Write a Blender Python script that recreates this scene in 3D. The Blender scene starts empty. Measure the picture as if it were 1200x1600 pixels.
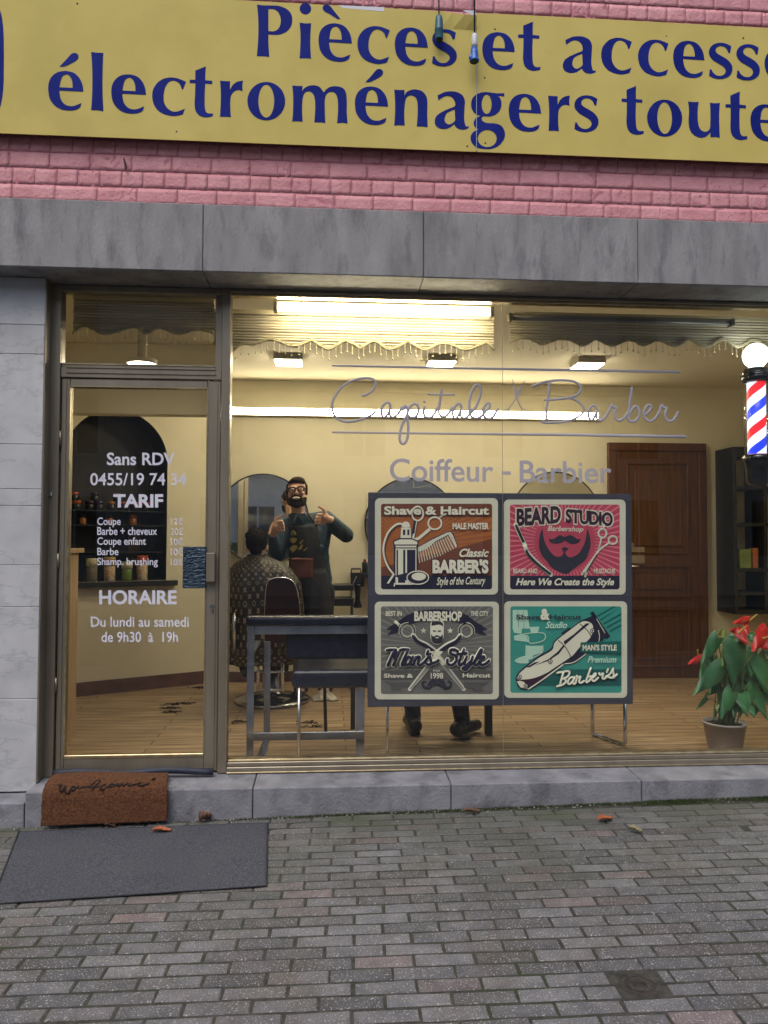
import bpy, bmesh, math, random
from mathutils import Vector, Matrix, Quaternion
from mathutils.geometry import tessellate_polygon
R = math.radians; PI = math.pi
rnd = random.Random(7)
sc = bpy.context.scene
COL = sc.collection
# ------------------------------------------------------------------ camera
YAW, PITCH, ROLL, F = R(4.05), R(2.04), R(.175), 1200.0
CAMP = Vector((0, -4.2, 1.27))
_f = Vector((math.sin(YAW)*math.cos(PITCH), math.cos(YAW)*math.cos(PITCH), math.sin(PITCH)))
_r0 = Vector((math.cos(YAW), -math.sin(YAW), 0)); _u0 = _r0.cross(_f)
_r = _r0*math.cos(ROLL)+_u0*math.sin(ROLL); _u = -_r0*math.sin(ROLL)+_u0*math.cos(ROLL)
cd = bpy.data.cameras.new('camera'); cam = bpy.data.objects.new('camera', cd); COL.objects.link(cam)
cd.sensor_fit = 'VERTICAL'; cd.sensor_height = 36; cd.sensor_width = 27; cd.lens = 36*F/1600
cd.clip_end = 300; cd.clip_start = .05
cam.matrix_world = Matrix(((_r.x, _u.x, -_f.x, CAMP.x), (_r.y, _u.y, -_f.y, CAMP.y), (_r.z, _u.z, -_f.z, CAMP.z), (0, 0, 0, 1)))
sc.camera = cam
# ------------------------------------------------------------------ world, sun, exposure
SUN_EL, SUN_AZ = R(58), R(205)
w = bpy.data.worlds.new('World'); sc.world = w; w.use_nodes = True
nt = w.node_tree; bg = nt.nodes['Background']
sky = nt.nodes.new('ShaderNodeTexSky'); sky.sky_type = 'NISHITA'; sky.sun_disc = False
sky.sun_elevation = SUN_EL; sky.sun_rotation = SUN_AZ; sky.air_density = 1.0; sky.dust_density = 4; sky.ozone_density = 1.0
nt.links.new(sky.outputs[0], bg.inputs[0]); bg.inputs[1].default_value = .09
sl = bpy.data.lights.new('sun', 'SUN'); sl.energy = .75; sl.angle = R(45); sl.color = (1, .98, .95)
so = bpy.data.objects.new('sun', sl); COL.objects.link(so)
sd = Vector((math.sin(SUN_AZ)*math.cos(SUN_EL), math.cos(SUN_AZ)*math.cos(SUN_EL), math.sin(SUN_EL)))
so.rotation_euler = sd.to_track_quat('Z', 'Y').to_euler()
sc.view_settings.view_transform = 'Standard'; sc.view_settings.look = 'None'
sc.view_settings.exposure = 0.82; sc.view_settings.gamma = 1
sc.render.engine = 'CYCLES'; sc.cycles.use_denoising = True
sc.cycles.max_bounces = 10; sc.cycles.transparent_max_bounces = 16; sc.cycles.sample_clamp_indirect = 6
sc.cycles.caustics_reflective = False; sc.cycles.caustics_refractive = False
TUBE_E, LED_E, DOWN_E = 34.0, 24.0, 56.0
# ------------------------------------------------------------------ helpers: pixels of the photo -> points on real planes
def ray(px, py): return _f*F+_r*(px-600)-_u*(py-800)
def P(px, py, Y):
    d = ray(px, py); return CAMP+d*((Y-CAMP.y)/d.y)
def PZ(px, py, Z):
    d = ray(px, py); return CAMP+d*((Z-CAMP.z)/d.z)
def X(px, Y=0., py=850): return P(px, py, Y).x
def Zz(py, Y=0., px=600): return P(px, py, Y).z
def gz(x): return -.124+.0185*x            # ground height along the wall
def lin(c): return tuple(((v/255)/12.92 if v <= 10 else (((v/255)+.055)/1.055)**2.4) for v in c)
# ------------------------------------------------------------------ materials
MATS = {}
def node(nt, t, **k):
    n = nt.nodes.new(t)
    for a, b in k.items(): setattr(n, a, b)
    return n
def mat(name, c1, c2=None, scale=8, rough=.6, metal=0, bump=0, bscale=60, r2=None, spec=.5, coat=0, detail=6, stretch=(1, 1, 1), rnd_island=0, emis=None, es=0, trans=0, lo=.35, hi=.68, vein=None, grime=None, gscale=3, glo=.5, ghi=.75, distort=0):
    if name in MATS: return MATS[name]
    m = bpy.data.materials.new(name); MATS[name] = m; m.use_nodes = True
    nt = m.node_tree; b = nt.nodes['Principled BSDF']; L = nt.links.new
    b.inputs['Metallic'].default_value = metal; b.inputs['Roughness'].default_value = rough
    b.inputs['Specular IOR Level'].default_value = spec; b.inputs['Coat Weight'].default_value = coat
    if trans: b.inputs['Transmission Weight'].default_value = trans
    tc = node(nt, 'ShaderNodeTexCoord'); mp = node(nt, 'ShaderNodeMapping'); L(tc.outputs['Object'], mp.inputs[0])
    mp.inputs['Scale'].default_value = stretch
    col = None
    if c2 is None and not rnd_island: b.inputs['Base Color'].default_value = (*c1, 1)
    else:
        nz = node(nt, 'ShaderNodeTexNoise'); nz.inputs['Scale'].default_value = scale; nz.inputs['Detail'].default_value = detail
        nz.inputs['Distortion'].default_value = distort
        L(mp.outputs[0], nz.inputs[0])
        cr = node(nt, 'ShaderNodeValToRGB'); cr.color_ramp.elements[0].position = lo; cr.color_ramp.elements[1].position = hi
        cr.color_ramp.elements[0].color = (*c1, 1); cr.color_ramp.elements[1].color = (*(c2 or c1), 1)
        L(nz.outputs[0], cr.inputs[0]); col = cr.outputs[0]
        if grime:
            gn = node(nt, 'ShaderNodeTexNoise'); gn.inputs['Scale'].default_value = gscale; gn.inputs['Detail'].default_value = 9; gn.inputs['Roughness'].default_value = .65
            L(mp.outputs[0], gn.inputs[0]); gr = node(nt, 'ShaderNodeMapRange'); gr.inputs[1].default_value = glo; gr.inputs[2].default_value = ghi
            L(gn.outputs[0], gr.inputs[0]); mx = node(nt, 'ShaderNodeMix', data_type='RGBA'); L(gr.outputs[0], mx.inputs[0]); L(col, mx.inputs[6])
            mx.inputs[7].default_value = (*grime, 1); col = mx.outputs[2]
        if vein:
            vm = node(nt, 'ShaderNodeMapping'); vm.inputs['Rotation'].default_value = (0, R(38), 0); vm.inputs['Scale'].default_value = (1, 1, 2.4); L(tc.outputs['Object'], vm.inputs[0])
            vn = node(nt, 'ShaderNodeTexNoise'); vn.inputs['Scale'].default_value = vein[1]; vn.inputs['Detail'].default_value = 10; vn.inputs['Roughness'].default_value = .6; L(vm.outputs[0], vn.inputs[0])
            va = node(nt, 'ShaderNodeMath', operation='SUBTRACT'); va.inputs[1].default_value = .5; L(vn.outputs[0], va.inputs[0]); vb = node(nt, 'ShaderNodeMath', operation='ABSOLUTE'); L(va.outputs[0], vb.inputs[0])
            vr = node(nt, 'ShaderNodeMapRange'); vr.inputs[1].default_value = vein[2]; vr.inputs[2].default_value = 0; vr.inputs[4].default_value = .65; L(vb.outputs[0], vr.inputs[0])
            vx = node(nt, 'ShaderNodeMix', data_type='RGBA'); L(vr.outputs[0], vx.inputs[0]); L(col, vx.inputs[6]); vx.inputs[7].default_value = (*vein[0], 1); col = vx.outputs[2]
        if rnd_island:
            ge = node(nt, 'ShaderNodeNewGeometry'); hs = node(nt, 'ShaderNodeHueSaturation')
            mr = node(nt, 'ShaderNodeMapRange'); mr.inputs[3].default_value = 1-rnd_island; mr.inputs[4].default_value = 1+rnd_island
            L(ge.outputs['Random Per Island'], mr.inputs[0]); L(mr.outputs[0], hs.inputs['Value']); L(col, hs.inputs['Color']); col = hs.outputs[0]
        L(col, b.inputs['Base Color'])
        if r2 is not None:
            rr = node(nt, 'ShaderNodeMapRange'); rr.inputs[1].default_value = .3; rr.inputs[2].default_value = .7
            rr.inputs[3].default_value = rough; rr.inputs[4].default_value = r2; L(nz.outputs[0], rr.inputs[0]); L(rr.outputs[0], b.inputs['Roughness'])
    if bump:
        n2 = node(nt, 'ShaderNodeTexNoise'); n2.inputs['Scale'].default_value = bscale; n2.inputs['Detail'].default_value = 5; L(mp.outputs[0], n2.inputs[0])
        bp = node(nt, 'ShaderNodeBump'); bp.inputs['Strength'].default_value = min(1, bump); bp.inputs['Distance'].default_value = .01*max(1, bump)
        L(n2.outputs[0], bp.inputs['Height']); L(bp.outputs[0], b.inputs['Normal'])
    if emis: b.inputs['Emission Color'].default_value = (*emis, 1); b.inputs['Emission Strength'].default_value = es
    return m
def flat(name, rgb, rough=.55, **k): return mat(name, lin(rgb), rough=rough, **k)
def emit(name, c, s):
    m = bpy.data.materials.new(name); m.use_nodes = True; nt = m.node_tree; nt.nodes.clear()
    e = node(nt, 'ShaderNodeEmission'); e.inputs[0].default_value = (*c, 1); e.inputs[1].default_value = s
    o = node(nt, 'ShaderNodeOutputMaterial'); nt.links.new(e.outputs[0], o.inputs[0]); return m
def glassmat(name, tint=(1, 1, 1), rough=.0, ior=1.5):
    m = bpy.data.materials.new(name); m.use_nodes = True; nt = m.node_tree; nt.nodes.clear(); L = nt.links.new
    t = node(nt, 'ShaderNodeBsdfTransparent'); t.inputs[0].default_value = (*tint, 1)
    g = node(nt, 'ShaderNodeBsdfGlossy'); g.inputs['Roughness'].default_value = rough
    fr = node(nt, 'ShaderNodeFresnel'); ge = node(nt, 'ShaderNodeNewGeometry'); mr = node(nt, 'ShaderNodeMapRange')
    mr.inputs[3].default_value = ior; mr.inputs[4].default_value = 1/ior; L(ge.outputs['Backfacing'], mr.inputs[0]); L(mr.outputs[0], fr.inputs[0])
    mx = node(nt, 'ShaderNodeMixShader'); L(fr.outputs[0], mx.inputs[0]); L(t.outputs[0], mx.inputs[1]); L(g.outputs[0], mx.inputs[2])
    o = node(nt, 'ShaderNodeOutputMaterial'); L(mx.outputs[0], o.inputs[0]); MATS[name] = m; return m
# ------------------------------------------------------------------ mesh builder
class MB:
    def __init__(s): s.bm = bmesh.new(); s.mi = 0
    def _fin(s, faces, smooth=False):
        for f in faces: f.material_index = s.mi; f.smooth = smooth
    def box(s, a, b, bev=0, seg=1):
        a, b = Vector(a), Vector(b)
        r = bmesh.ops.create_cube(s.bm, size=1)
        vs = r['verts']; c = (a+b)/2; d = b-a
        for v in vs: v.co = Vector((c.x+v.co.x*d.x, c.y+v.co.y*d.y, c.z+v.co.z*d.z))
        fs = set(f for v in vs for f in v.link_faces)
        if bev:
            es = list(set(e for f in fs for e in f.edges))
            q = bmesh.ops.bevel(s.bm, geom=es, offset=bev, segments=seg, profile=.5, affect='EDGES')
            fs = set(f for f in q['faces']) | set(f for v in q['verts'] for f in v.link_faces)
        s._fin(fs, False); return s
    def rbox(s, c, size, rot=None, bev=0):
        n0 = len(s.bm.verts); s.box(-Vector(size)/2, Vector(size)/2, bev); s.bm.verts.ensure_lookup_table()
        M = (rot or Matrix.Identity(3))
        for v in s.bm.verts[n0:]: v.co = M@v.co+Vector(c)
        return s
    def bar(s, p, q, r, r2=None, n=10):
        return s.tube([p, q], [r, r if r2 is None else r2], n)
    def tube(s, pts, rad, n=8, cap=True, flatv=None, closed=False):
        pts = [Vector(p) for p in pts]
        if not isinstance(rad, (list, tuple)): rad = [rad]*len(pts)
        rings = []; up = None; N = len(pts)
        for i, p in enumerate(pts):
            if closed: d = pts[(i+1) % N]-pts[i-1]
            else: d = (pts[min(i+1, N-1)]-pts[max(i-1, 0)])
            if d.length < 1e-9: d = Vector((0, 0, 1))
            d.normalize()
            if flatv: a = Vector(flatv)-d*d.dot(Vector(flatv))
            elif up is None: a = d.orthogonal()
            else: a = up-d*up.dot(d)
            if a.length < 1e-6: a = d.orthogonal()
            a.normalize(); up = a; b = d.cross(a)
            k = .35 if flatv else 1
            rings.append([s.bm.verts.new(p+a*(math.cos(2*PI*j/n)*rad[i]*k)+b*(math.sin(2*PI*j/n)*rad[i])) for j in range(n)])
        fs = []
        for i in range(N if closed else N-1):
            A, B = rings[i], rings[(i+1) % N]
            for j in range(n): fs.append(s.bm.faces.new((A[j], A[(j+1) % n], B[(j+1) % n], B[j])))
        s._fin(fs, True)
        if cap and not closed: s._fin([s.bm.faces.new(rings[0][::-1]), s.bm.faces.new(rings[-1])])
        return s
    def lathe(s, c, prof, n=24, axis='Z'):
        c = Vector(c); rings = []
        for r, z in prof:
            if axis == 'Z': rings.append([s.bm.verts.new(c+Vector((math.cos(2*PI*j/n)*r, math.sin(2*PI*j/n)*r, z))) for j in range(n)])
            else: rings.append([s.bm.verts.new(c+Vector((math.cos(2*PI*j/n)*r, z, math.sin(2*PI*j/n)*r))) for j in range(n)])
        fs = []
        for A, B in zip(rings, rings[1:]):
            for j in range(n): fs.append(s.bm.faces.new((A[j], A[(j+1) % n], B[(j+1) % n], B[j])))
        s._fin(fs, True); s._fin([s.bm.faces.new(rings[0][::-1]), s.bm.faces.new(rings[-1])]); return s
    def sphere(s, c, r, n=16, smooth=True):
        q = bmesh.ops.create_uvsphere(s.bm, u_segments=n, v_segments=max(6, n*2//3), radius=1)
        r = Vector((r, r, r)) if not hasattr(r, '__len__') else Vector(r)
        for v in q['verts']: v.co = Vector((v.co.x*r.x, v.co.y*r.y, v.co.z*r.z))+Vector(c)
        s._fin(set(f for v in q['verts'] for f in v.link_faces), smooth); return s
    def poly(s, rings3, normal=(0, -1, 0), thick=0):
        """rings3: [outer, hole...] of 3D points in one plane; face towards normal, extruded backwards by thick"""
        rings3 = [[Vector(p) for p in r] for r in rings3]; nrm = Vector(normal)
        tris = tessellate_polygon(rings3); flatp = [p for r in rings3 for p in r]
        vs = [s.bm.verts.new(p) for p in flatp]; fs = []
        bk = [s.bm.verts.new(p-nrm*thick) for p in flatp] if thick else None
        for t in tris:
            a, b, c = (flatp[i] for i in t)
            if (b-a).cross(c-a).length < 1e-12: continue
            o = t if (b-a).cross(c-a).dot(nrm) > 0 else t[::-1]
            try: fs.append(s.bm.faces.new([vs[i] for i in o]))
            except ValueError: pass
            if bk:
                try: fs.append(s.bm.faces.new([bk[i] for i in o[::-1]]))
                except ValueError: pass
        if bk:
            k = 0
            for r in rings3:
                n = len(r)
                for i in range(n):
                    try: fs.append(s.bm.faces.new((vs[k+i], vs[k+(i+1) % n], bk[k+(i+1) % n], bk[k+i])))
                    except ValueError: pass
                k += n
        s._fin(fs); return s
    def grid(s, fn, nu, nv, smooth=True):
        g = [[s.bm.verts.new(fn(i/nu, j/nv)) for j in range(nv+1)] for i in range(nu+1)]
        s._fin([s.bm.faces.new((g[i][j], g[i+1][j], g[i+1][j+1], g[i][j+1])) for i in range(nu) for j in range(nv)], smooth); return s
    def caps(s, p, r1, q, r2, n=12):
        """tapered capsule = hull of two spheres"""
        vs = []
        for c, r in ((p, r1), (q, r2)):
            vs += bmesh.ops.create_uvsphere(s.bm, u_segments=n, v_segments=8, radius=r, matrix=Matrix.Translation(Vector(c)))['verts']
        fs = list(set(f for v in vs for f in v.link_faces)); bmesh.ops.delete(s.bm, geom=fs, context='FACES_ONLY')
        h = bmesh.ops.convex_hull(s.bm, input=vs)
        bad = [g for g in h['geom_interior'] if isinstance(g, bmesh.types.BMVert)]
        bmesh.ops.delete(s.bm, geom=bad, context='VERTS')
        s.bm.faces.ensure_lookup_table(); return s
WLOC = {}
def obj(name, mb, mats, parent=None, smooth=False, recalc=True):
    me = bpy.data.meshes.new(name)
    bm = mb.bm if isinstance(mb, MB) else mb
    if recalc: bmesh.ops.recalc_face_normals(bm, faces=bm.faces[:])
    if smooth:
        for f in bm.faces: f.smooth = True
    bm.to_mesh(me); bm.free()
    if not isinstance(mats, (list, tuple)): mats = [mats]
    for m in mats: me.materials.append(m)
    return link(name, me, parent)
def link(name, me, parent=None):
    o = bpy.data.objects.new(name, me); COL.objects.link(o)
    if parent is None:
        # origin at the base centre of the thing
        xs = [v.co for v in me.vertices]
        c = Vector(((min(v.x for v in xs)+max(v.x for v in xs))/2, (min(v.y for v in xs)+max(v.y for v in xs))/2, min(v.z for v in xs)))
        WLOC[o.name] = c; o.location = c; me.transform(Matrix.Translation(-c))
    else:
        c = WLOC[parent.name]; WLOC[o.name] = c; o.parent = parent; me.transform(Matrix.Translation(-c))
    return o
def thing(name, label, cat, loc, group=None):
    o = bpy.data.objects.new(name, None); COL.objects.link(o); o.location = loc; WLOC[o.name] = Vector(loc); o.empty_display_size = .1
    o['label'] = label; o['category'] = cat
    if group: o['group'] = group
    return o
def tag(o, label, cat, group=None):
    o['label'] = label; o['category'] = cat
    if group: o['group'] = group
    return o
def struct(name, mb, mats, **k):
    o = obj(name, mb, mats, **k); o['kind'] = 'structure'; return o
def fuse(mb, voxel=.006, smooth=4, factor=.5):
    """voxel-remesh overlapping solids into one continuous skin"""
    me = bpy.data.meshes.new('tmp'); bmesh.ops.recalc_face_normals(mb.bm, faces=mb.bm.faces[:]); mb.bm.to_mesh(me); mb.bm.free()
    o = bpy.data.objects.new('tmp', me); COL.objects.link(o)
    m = o.modifiers.new('r', 'REMESH'); m.mode = 'VOXEL'; m.voxel_size = voxel; m.use_smooth_shade = True
    s = o.modifiers.new('s', 'SMOOTH'); s.iterations = smooth; s.factor = factor
    dg = bpy.context.evaluated_depsgraph_get(); out = bpy.data.meshes.new_from_object(o.evaluated_get(dg), depsgraph=dg)
    bpy.data.objects.remove(o); bpy.data.meshes.remove(me)
    for p in out.polygons: p.use_smooth = True
    return out
def fobj(name, mb, m, parent, voxel=.006, smooth=4):
    me = fuse(mb, voxel, smooth); me.name = name; me.materials.clear(); me.materials.append(m); return link(name, me, parent)
# ------------------------------------------------------------------ outlines, strokes, text
def smoothc(pts, closed=True, n=5):
    """Catmull-Rom through points; a 3rd value 1 marks a corner"""
    N = len(pts); out = []
    rng = range(N) if closed else range(N-1)
    for i in rng:
        p1, p2 = pts[i], pts[(i+1) % N]
        c1, c2 = len(p1) > 2, len(p2) > 2
        p0 = pts[i-1] if (closed or i > 0) else p1; p3 = pts[(i+2) % N] if (closed or i+2 < N) else p2
        if c1: p0 = p1
        if c2: p3 = p2
        if c1 and c2: out.append((p1[0], p1[1])); continue
        for k in range(n):
            t = k/n; a = -.5*t+t*t-.5*t**3; b = 1-2.5*t*t+1.5*t**3; c = .5*t+2*t*t-1.5*t**3; d = -.5*t*t+.5*t**3
            out.append((a*p0[0]+b*p1[0]+c*p2[0]+d*p3[0], a*p0[1]+b*p1[1]+c*p2[1]+d*p3[1]))
    if not closed: out.append((pts[-1][0], pts[-1][1]))
    return out
def crop(x0, y0, s): return lambda p: (p[0]/s+x0, p[1]/s+y0)
def stroke(mb, pts, wid, cr, Y, closed=False, n=6, ramp=.0008):
    """round pen line as a low flattened tube lying on the plane y=Y; wid in photo px"""
    q = [cr(p) for p in smoothc(pts, closed, n)]
    L = len(q); k = (Y-CAMP.y)/F
    w = [wid*k/2]*L if not isinstance(wid, tuple) else [(wid[0]+(wid[1]-wid[0])*i/(L-1))*k/2 for i in range(L)]
    P3 = [P(x, y, Y-ramp*i/L) for i, (x, y) in enumerate(q)]
    mb.tube(P3, w, 8, flatv=(0, 1, 0), closed=closed)
    if not closed:
        for e in (0, -1): mb.sphere(P3[e], (w[e], w[e]*.35, w[e]), 8)
def outline(mb, rings, cr, Y, thick=0, n=5):
    mb.poly([[P(*cr(p), Y) for p in smoothc(r, True, n)] for r in rings], (0, -1, 0), thick)
TXT = {}
def text_geo(s, bold=0, shear=0, space=1.0):
    k = (s, bold, shear, space)
    if k not in TXT:
        c = bpy.data.curves.new('t', 'FONT'); c.body = s; c.size = 1; c.offset = bold; c.shear = shear; c.space_character = space; c.resolution_u = 4
        o = bpy.data.objects.new('t', c); COL.objects.link(o); dg = bpy.context.evaluated_depsgraph_get(); dg.update()
        me = bpy.data.meshes.new_from_object(o.evaluated_get(dg), depsgraph=dg)
        v = [(a.co.x, a.co.y) for a in me.vertices]; f = [tuple(p.vertices) for p in me.polygons]
        bpy.data.objects.remove(o); TXT[k] = (v, f); bpy.data.meshes.remove(me)
    return TXT[k]
def text(mb, s, lb, rb, top, Y, bold=0, shear=0, space=1.0, arch=None, plane=None):
    """fit the text's own bounding box to left-bottom px, right-bottom px, top px (all photo px)"""
    v, f = text_geo(s, bold, shear, space); x0 = min(a for a, b in v); x1 = max(a for a, b in v); y0 = min(b for a, b in v); y1 = max(b for a, b in v)
    pf = plane or (lambda a, b: P(a, b, Y)); A, B, T = pf(*lb), pf(*rb), pf(lb[0], top)
    vs = []
    for a, b in v:
        u, t = (a-x0)/(x1-x0), (b-y0)/(y1-y0)
        if arch: t = t*(1+arch*(2*u-1)**2)-arch*(2*u-1)**2
        vs.append(mb.bm.verts.new(A+(B-A)*u+(T-A)*t))
    for q in f:
        try: nf = mb.bm.faces.new([vs[i] for i in q]); nf.material_index = mb.mi
        except ValueError: pass
def roundrect(x0, y0, x1, y1, r, n=6):
    o = []
    for cx, cy, a in ((x1-r, y0+r, -90), (x1-r, y1-r, 0), (x0+r, y1-r, 90), (x0+r, y0+r, 180)):
        for i in range(n+1): t = R(a+90*i/n); o.append((cx+r*math.cos(t), cy+r*math.sin(t)))
    return o
def ell(cx, cy, rx, ry, n=28, a0=0): return [(cx+rx*math.cos(2*PI*i/n+a0), cy+ry*math.sin(2*PI*i/n+a0)) for i in range(n)]
# ------------------------------------------------------------------ palette
M = {}
M['bluestone'] = mat('bluestone', (.19, .188, .192), (.305, .3, .305), 9, .75, bump=.4, bscale=140, stretch=(1, 1, .28), grime=(.115, .115, .125), gscale=14, glo=.5, ghi=.75, detail=12, lo=.3, hi=.7)
M['sillstone'] = mat('sill_bluestone', (.17, .175, .195), (.26, .265, .295), 7, .7, bump=.5, bscale=90, stretch=(1, 1, .8), grime=(.11, .11, .125), gscale=5, glo=.52, ghi=.68, detail=9, lo=.35, hi=.65)
M['satin'] = mat('satin_chrome', (.3, .33, .4), (.46, .49, .55), 9, .24, metal=.9)
M['marble'] = mat('marble', (.44, .445, .46), (.53, .535, .55), 5, .45, bump=.05, bscale=40, distort=.8, vein=((.33, .34, .36), 1.6, .012), grime=(.36, .37, .39), gscale=16, glo=.55, ghi=.8, rnd_island=.05)
M['brick'] = mat('pink_paint', (.54, .225, .25), (.66, .31, .335), 9, .62, bump=.5, bscale=60, detail=9, grime=(.26, .075, .085), gscale=17, glo=.6, ghi=.74)
M['mortar'] = mat('pink_mortar', (.44, .165, .2), (.54, .21, .25), 14, .8, bump=.6, bscale=80)
M['sign'] = mat('yellow_sign', (.55, .45, .13), (.62, .51, .16), 3, .6, spec=.1, grime=(.5, .41, .125), gscale=1.8, glo=.5, ghi=.8)
M['signblue'] = mat('sign_blue', (.008, .016, .17), (.014, .026, .22), 4, .6, spec=.06)
M['bronze'] = mat('bronze_aluminium', (.26, .225, .17), (.33, .29, .225), 3, .36, metal=.6, stretch=(3, 3, .6), bump=.04, bscale=30)
M['brass'] = mat('brass_trim', (.42, .34, .2), (.62, .52, .33), 6, .3, metal=.85, stretch=(3, 3, 3))
M['darkgap'] = flat('dark_gasket', (22, 20, 20))
M['cream'] = mat('cream_plaster', (.72, .665, .49), (.78, .725, .55), 2.2, .75, bump=.12, bscale=25)
M['ceil'] = mat('ceiling_paint', (.7, .64, .48), (.76, .7, .54), 2, .8)
M['vinyl'] = mat('vinyl', (.36, .35, .4), (.42, .41, .46), 3, .45)
M['vinylw'] = mat('vinyl_white', (.62, .63, .74), (.7, .7, .8), 3, .45)
M['chrome'] = mat('chrome', (.62, .64, .68), (.75, .76, .78), 6, .16, metal=1)
M['navy'] = mat('navy_leather', (.008, .011, .024), (.014, .018, .036), 30, .24, bump=.15, bscale=180)
M['black'] = mat('black_plastic', (.012, .012, .014), (.022, .022, .024), 12, .4)
M['board'] = mat('slate_board', lin((60, 61, 72)), lin((67, 68, 79)), 4, .55)
M['glass'] = glassmat('window_glass', (.985, .99, .985))
M['mirror'] = mat('mirror_glass', (.86, .87, .86), rough=.015, metal=1)
M['skin'] = mat('skin', (.58, .33, .22), (.66, .4, .28), 20, .5)
M['hair'] = mat('dark_hair', (.006, .0045, .004), (.016, .011, .009), 90, .85, stretch=(1, 1, .3), bump=.8, bscale=220, spec=.15)
M['denim'] = mat('denim', (.022, .05, .075), (.05, .09, .125), 40, .8, bump=.3, bscale=260)
M['apron'] = mat('apron_cloth', (.011, .012, .015), (.02, .021, .024), 30, .75, bump=.2, bscale=200)
M['leather'] = mat('brown_leather', (.13, .035, .02), (.2, .06, .035), 14, .5, bump=.2, bscale=150)
M['shoe'] = flat('black_shoe', (18, 17, 18), .35)
def planks():
    m = bpy.data.materials.new('oak_planks'); m.use_nodes = True; nt = m.node_tree; b = nt.nodes['Principled BSDF']; L = nt.links.new
    tc = node(nt, 'ShaderNodeTexCoord'); br = node(nt, 'ShaderNodeTexBrick'); L(tc.outputs['Object'], br.inputs[0])
    br.offset = .37; br.inputs['Scale'].default_value = 1; br.inputs['Brick Width'].default_value = 1.2; br.inputs['Row Height'].default_value = .095
    br.inputs['Mortar Size'].default_value = .005; br.inputs['Color1'].default_value = (.47, .35, .22, 1); br.inputs['Color2'].default_value = (.35, .25, .15, 1); br.inputs['Mortar'].default_value = (.13, .075, .035, 1)
    nz = node(nt, 'ShaderNodeTexNoise'); mp = node(nt, 'ShaderNodeMapping'); mp.inputs['Scale'].default_value = (1.2, 26, 1); L(tc.outputs['Object'], mp.inputs[0]); L(mp.outputs[0], nz.inputs[0])
    nz.inputs['Scale'].default_value = 2.5; nz.inputs['Detail'].default_value = 7
    cr = node(nt, 'ShaderNodeValToRGB'); cr.color_ramp.elements[0].position = .35; cr.color_ramp.elements[1].position = .65
    cr.color_ramp.elements[0].color = (.42, .37, .32, 1); cr.color_ramp.elements[1].color = (1.15, 1.12, 1.05, 1); L(nz.outputs[0], cr.inputs[0])
    mx = node(nt, 'ShaderNodeMix', data_type='RGBA', blend_type='MULTIPLY'); mx.inputs[0].default_value = 1; L(br.outputs[0], mx.inputs[6]); L(cr.outputs[0], mx.inputs[7]); L(mx.outputs[2], b.inputs['Base Color'])
    b.inputs['Roughness'].default_value = .45; return m
def wood(name, a, b_, rough=.4, st=(14, 14, 1.2)): return mat(name, a, b_, 3, rough, stretch=st, bump=.08, bscale=30, distort=.6)
M['door_wood'] = wood('mahogany', (.07, .026, .01), (.135, .05, .018))
M['counter'] = wood('beech', (.32, .2, .1), (.42, .28, .15))
# =================================================================== SETTING
# interior floor
mb = MB(); mb.box((-3.3, .03, -.05), (4.4, 3.6, 0)); struct('shop_floor', mb, planks())
# street ground: bedding sand, setts, road
def gy(x, y): return gz(x)+.012*(y+.25) if y > -5 else gz(x)+.012*(-4.75)
mb = MB(); mb.grid(lambda u, v: Vector((-9+20*u, -.20-5.3*v, gy(-9+20*u, -.2-5.3*v)-.0032)), 20, 10)
struct('pavement_bedding', mb, mat('bedding_sand', (.03, .029, .024), (.07, .067, .056), 30, .95, bump=.8, bscale=120, grime=(.03, .042, .018), gscale=2.5, glo=.5, ghi=.7))
mb = MB(); rot = R(-1.6); BW, BH, J = .204, .0715, .006
def sett(cx, cy, w_, h_):
    b = mb.bm; z0 = gy(cx, cy)+rnd.uniform(-.0015, .0018); tx, ty = rnd.gauss(0, .010), rnd.gauss(0, .012); a = rnd.gauss(0, .007)
    rot2 = rot+a; ca, sa = math.cos(rot2), math.sin(rot2); w_ -= rnd.uniform(-.001, .006); h_ -= rnd.uniform(-.001, .004); c = .0035
    top = []; low = []
    for k, (i, j) in enumerate(((-1, -1), (1, -1), (1, 1), (-1, 1))):
        for L_, o, dz in ((top, c*rnd.uniform(.7, 1.6), 0), (low, 0, -.0045)):
            x_, y_ = i*(w_/2-o), j*(h_/2-o)
            L_.append(b.verts.new((cx+x_*ca-y_*sa, cy+x_*sa+y_*ca, z0+dz+x_*tx+y_*ty+.0185*x_)))
    bot = [b.verts.new(v.co-Vector((0, 0, .03))) for v in low]
    b.faces.new(top)
    for A, B in ((low, top), (bot, low)):
        for k in range(4): b.faces.new((A[k], A[(k+1) % 4], B[(k+1) % 4], B[k]))
GRID_AT = PZ(1000, 1537, gy(1, -1.7))
cr_, sr_ = math.cos(rot), math.sin(rot)
HX = GRID_AT.x*cr_+(GRID_AT.y+.3)*sr_; HY = -GRID_AT.x*sr_+(GRID_AT.y+.3)*cr_-.3   # drain hole in the rotated sett grid
hx0, hx1, hy0, hy1 = HX-.075, HX+.078, HY-.06, HY+.064
r_i = 0; yy = -.3
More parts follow.
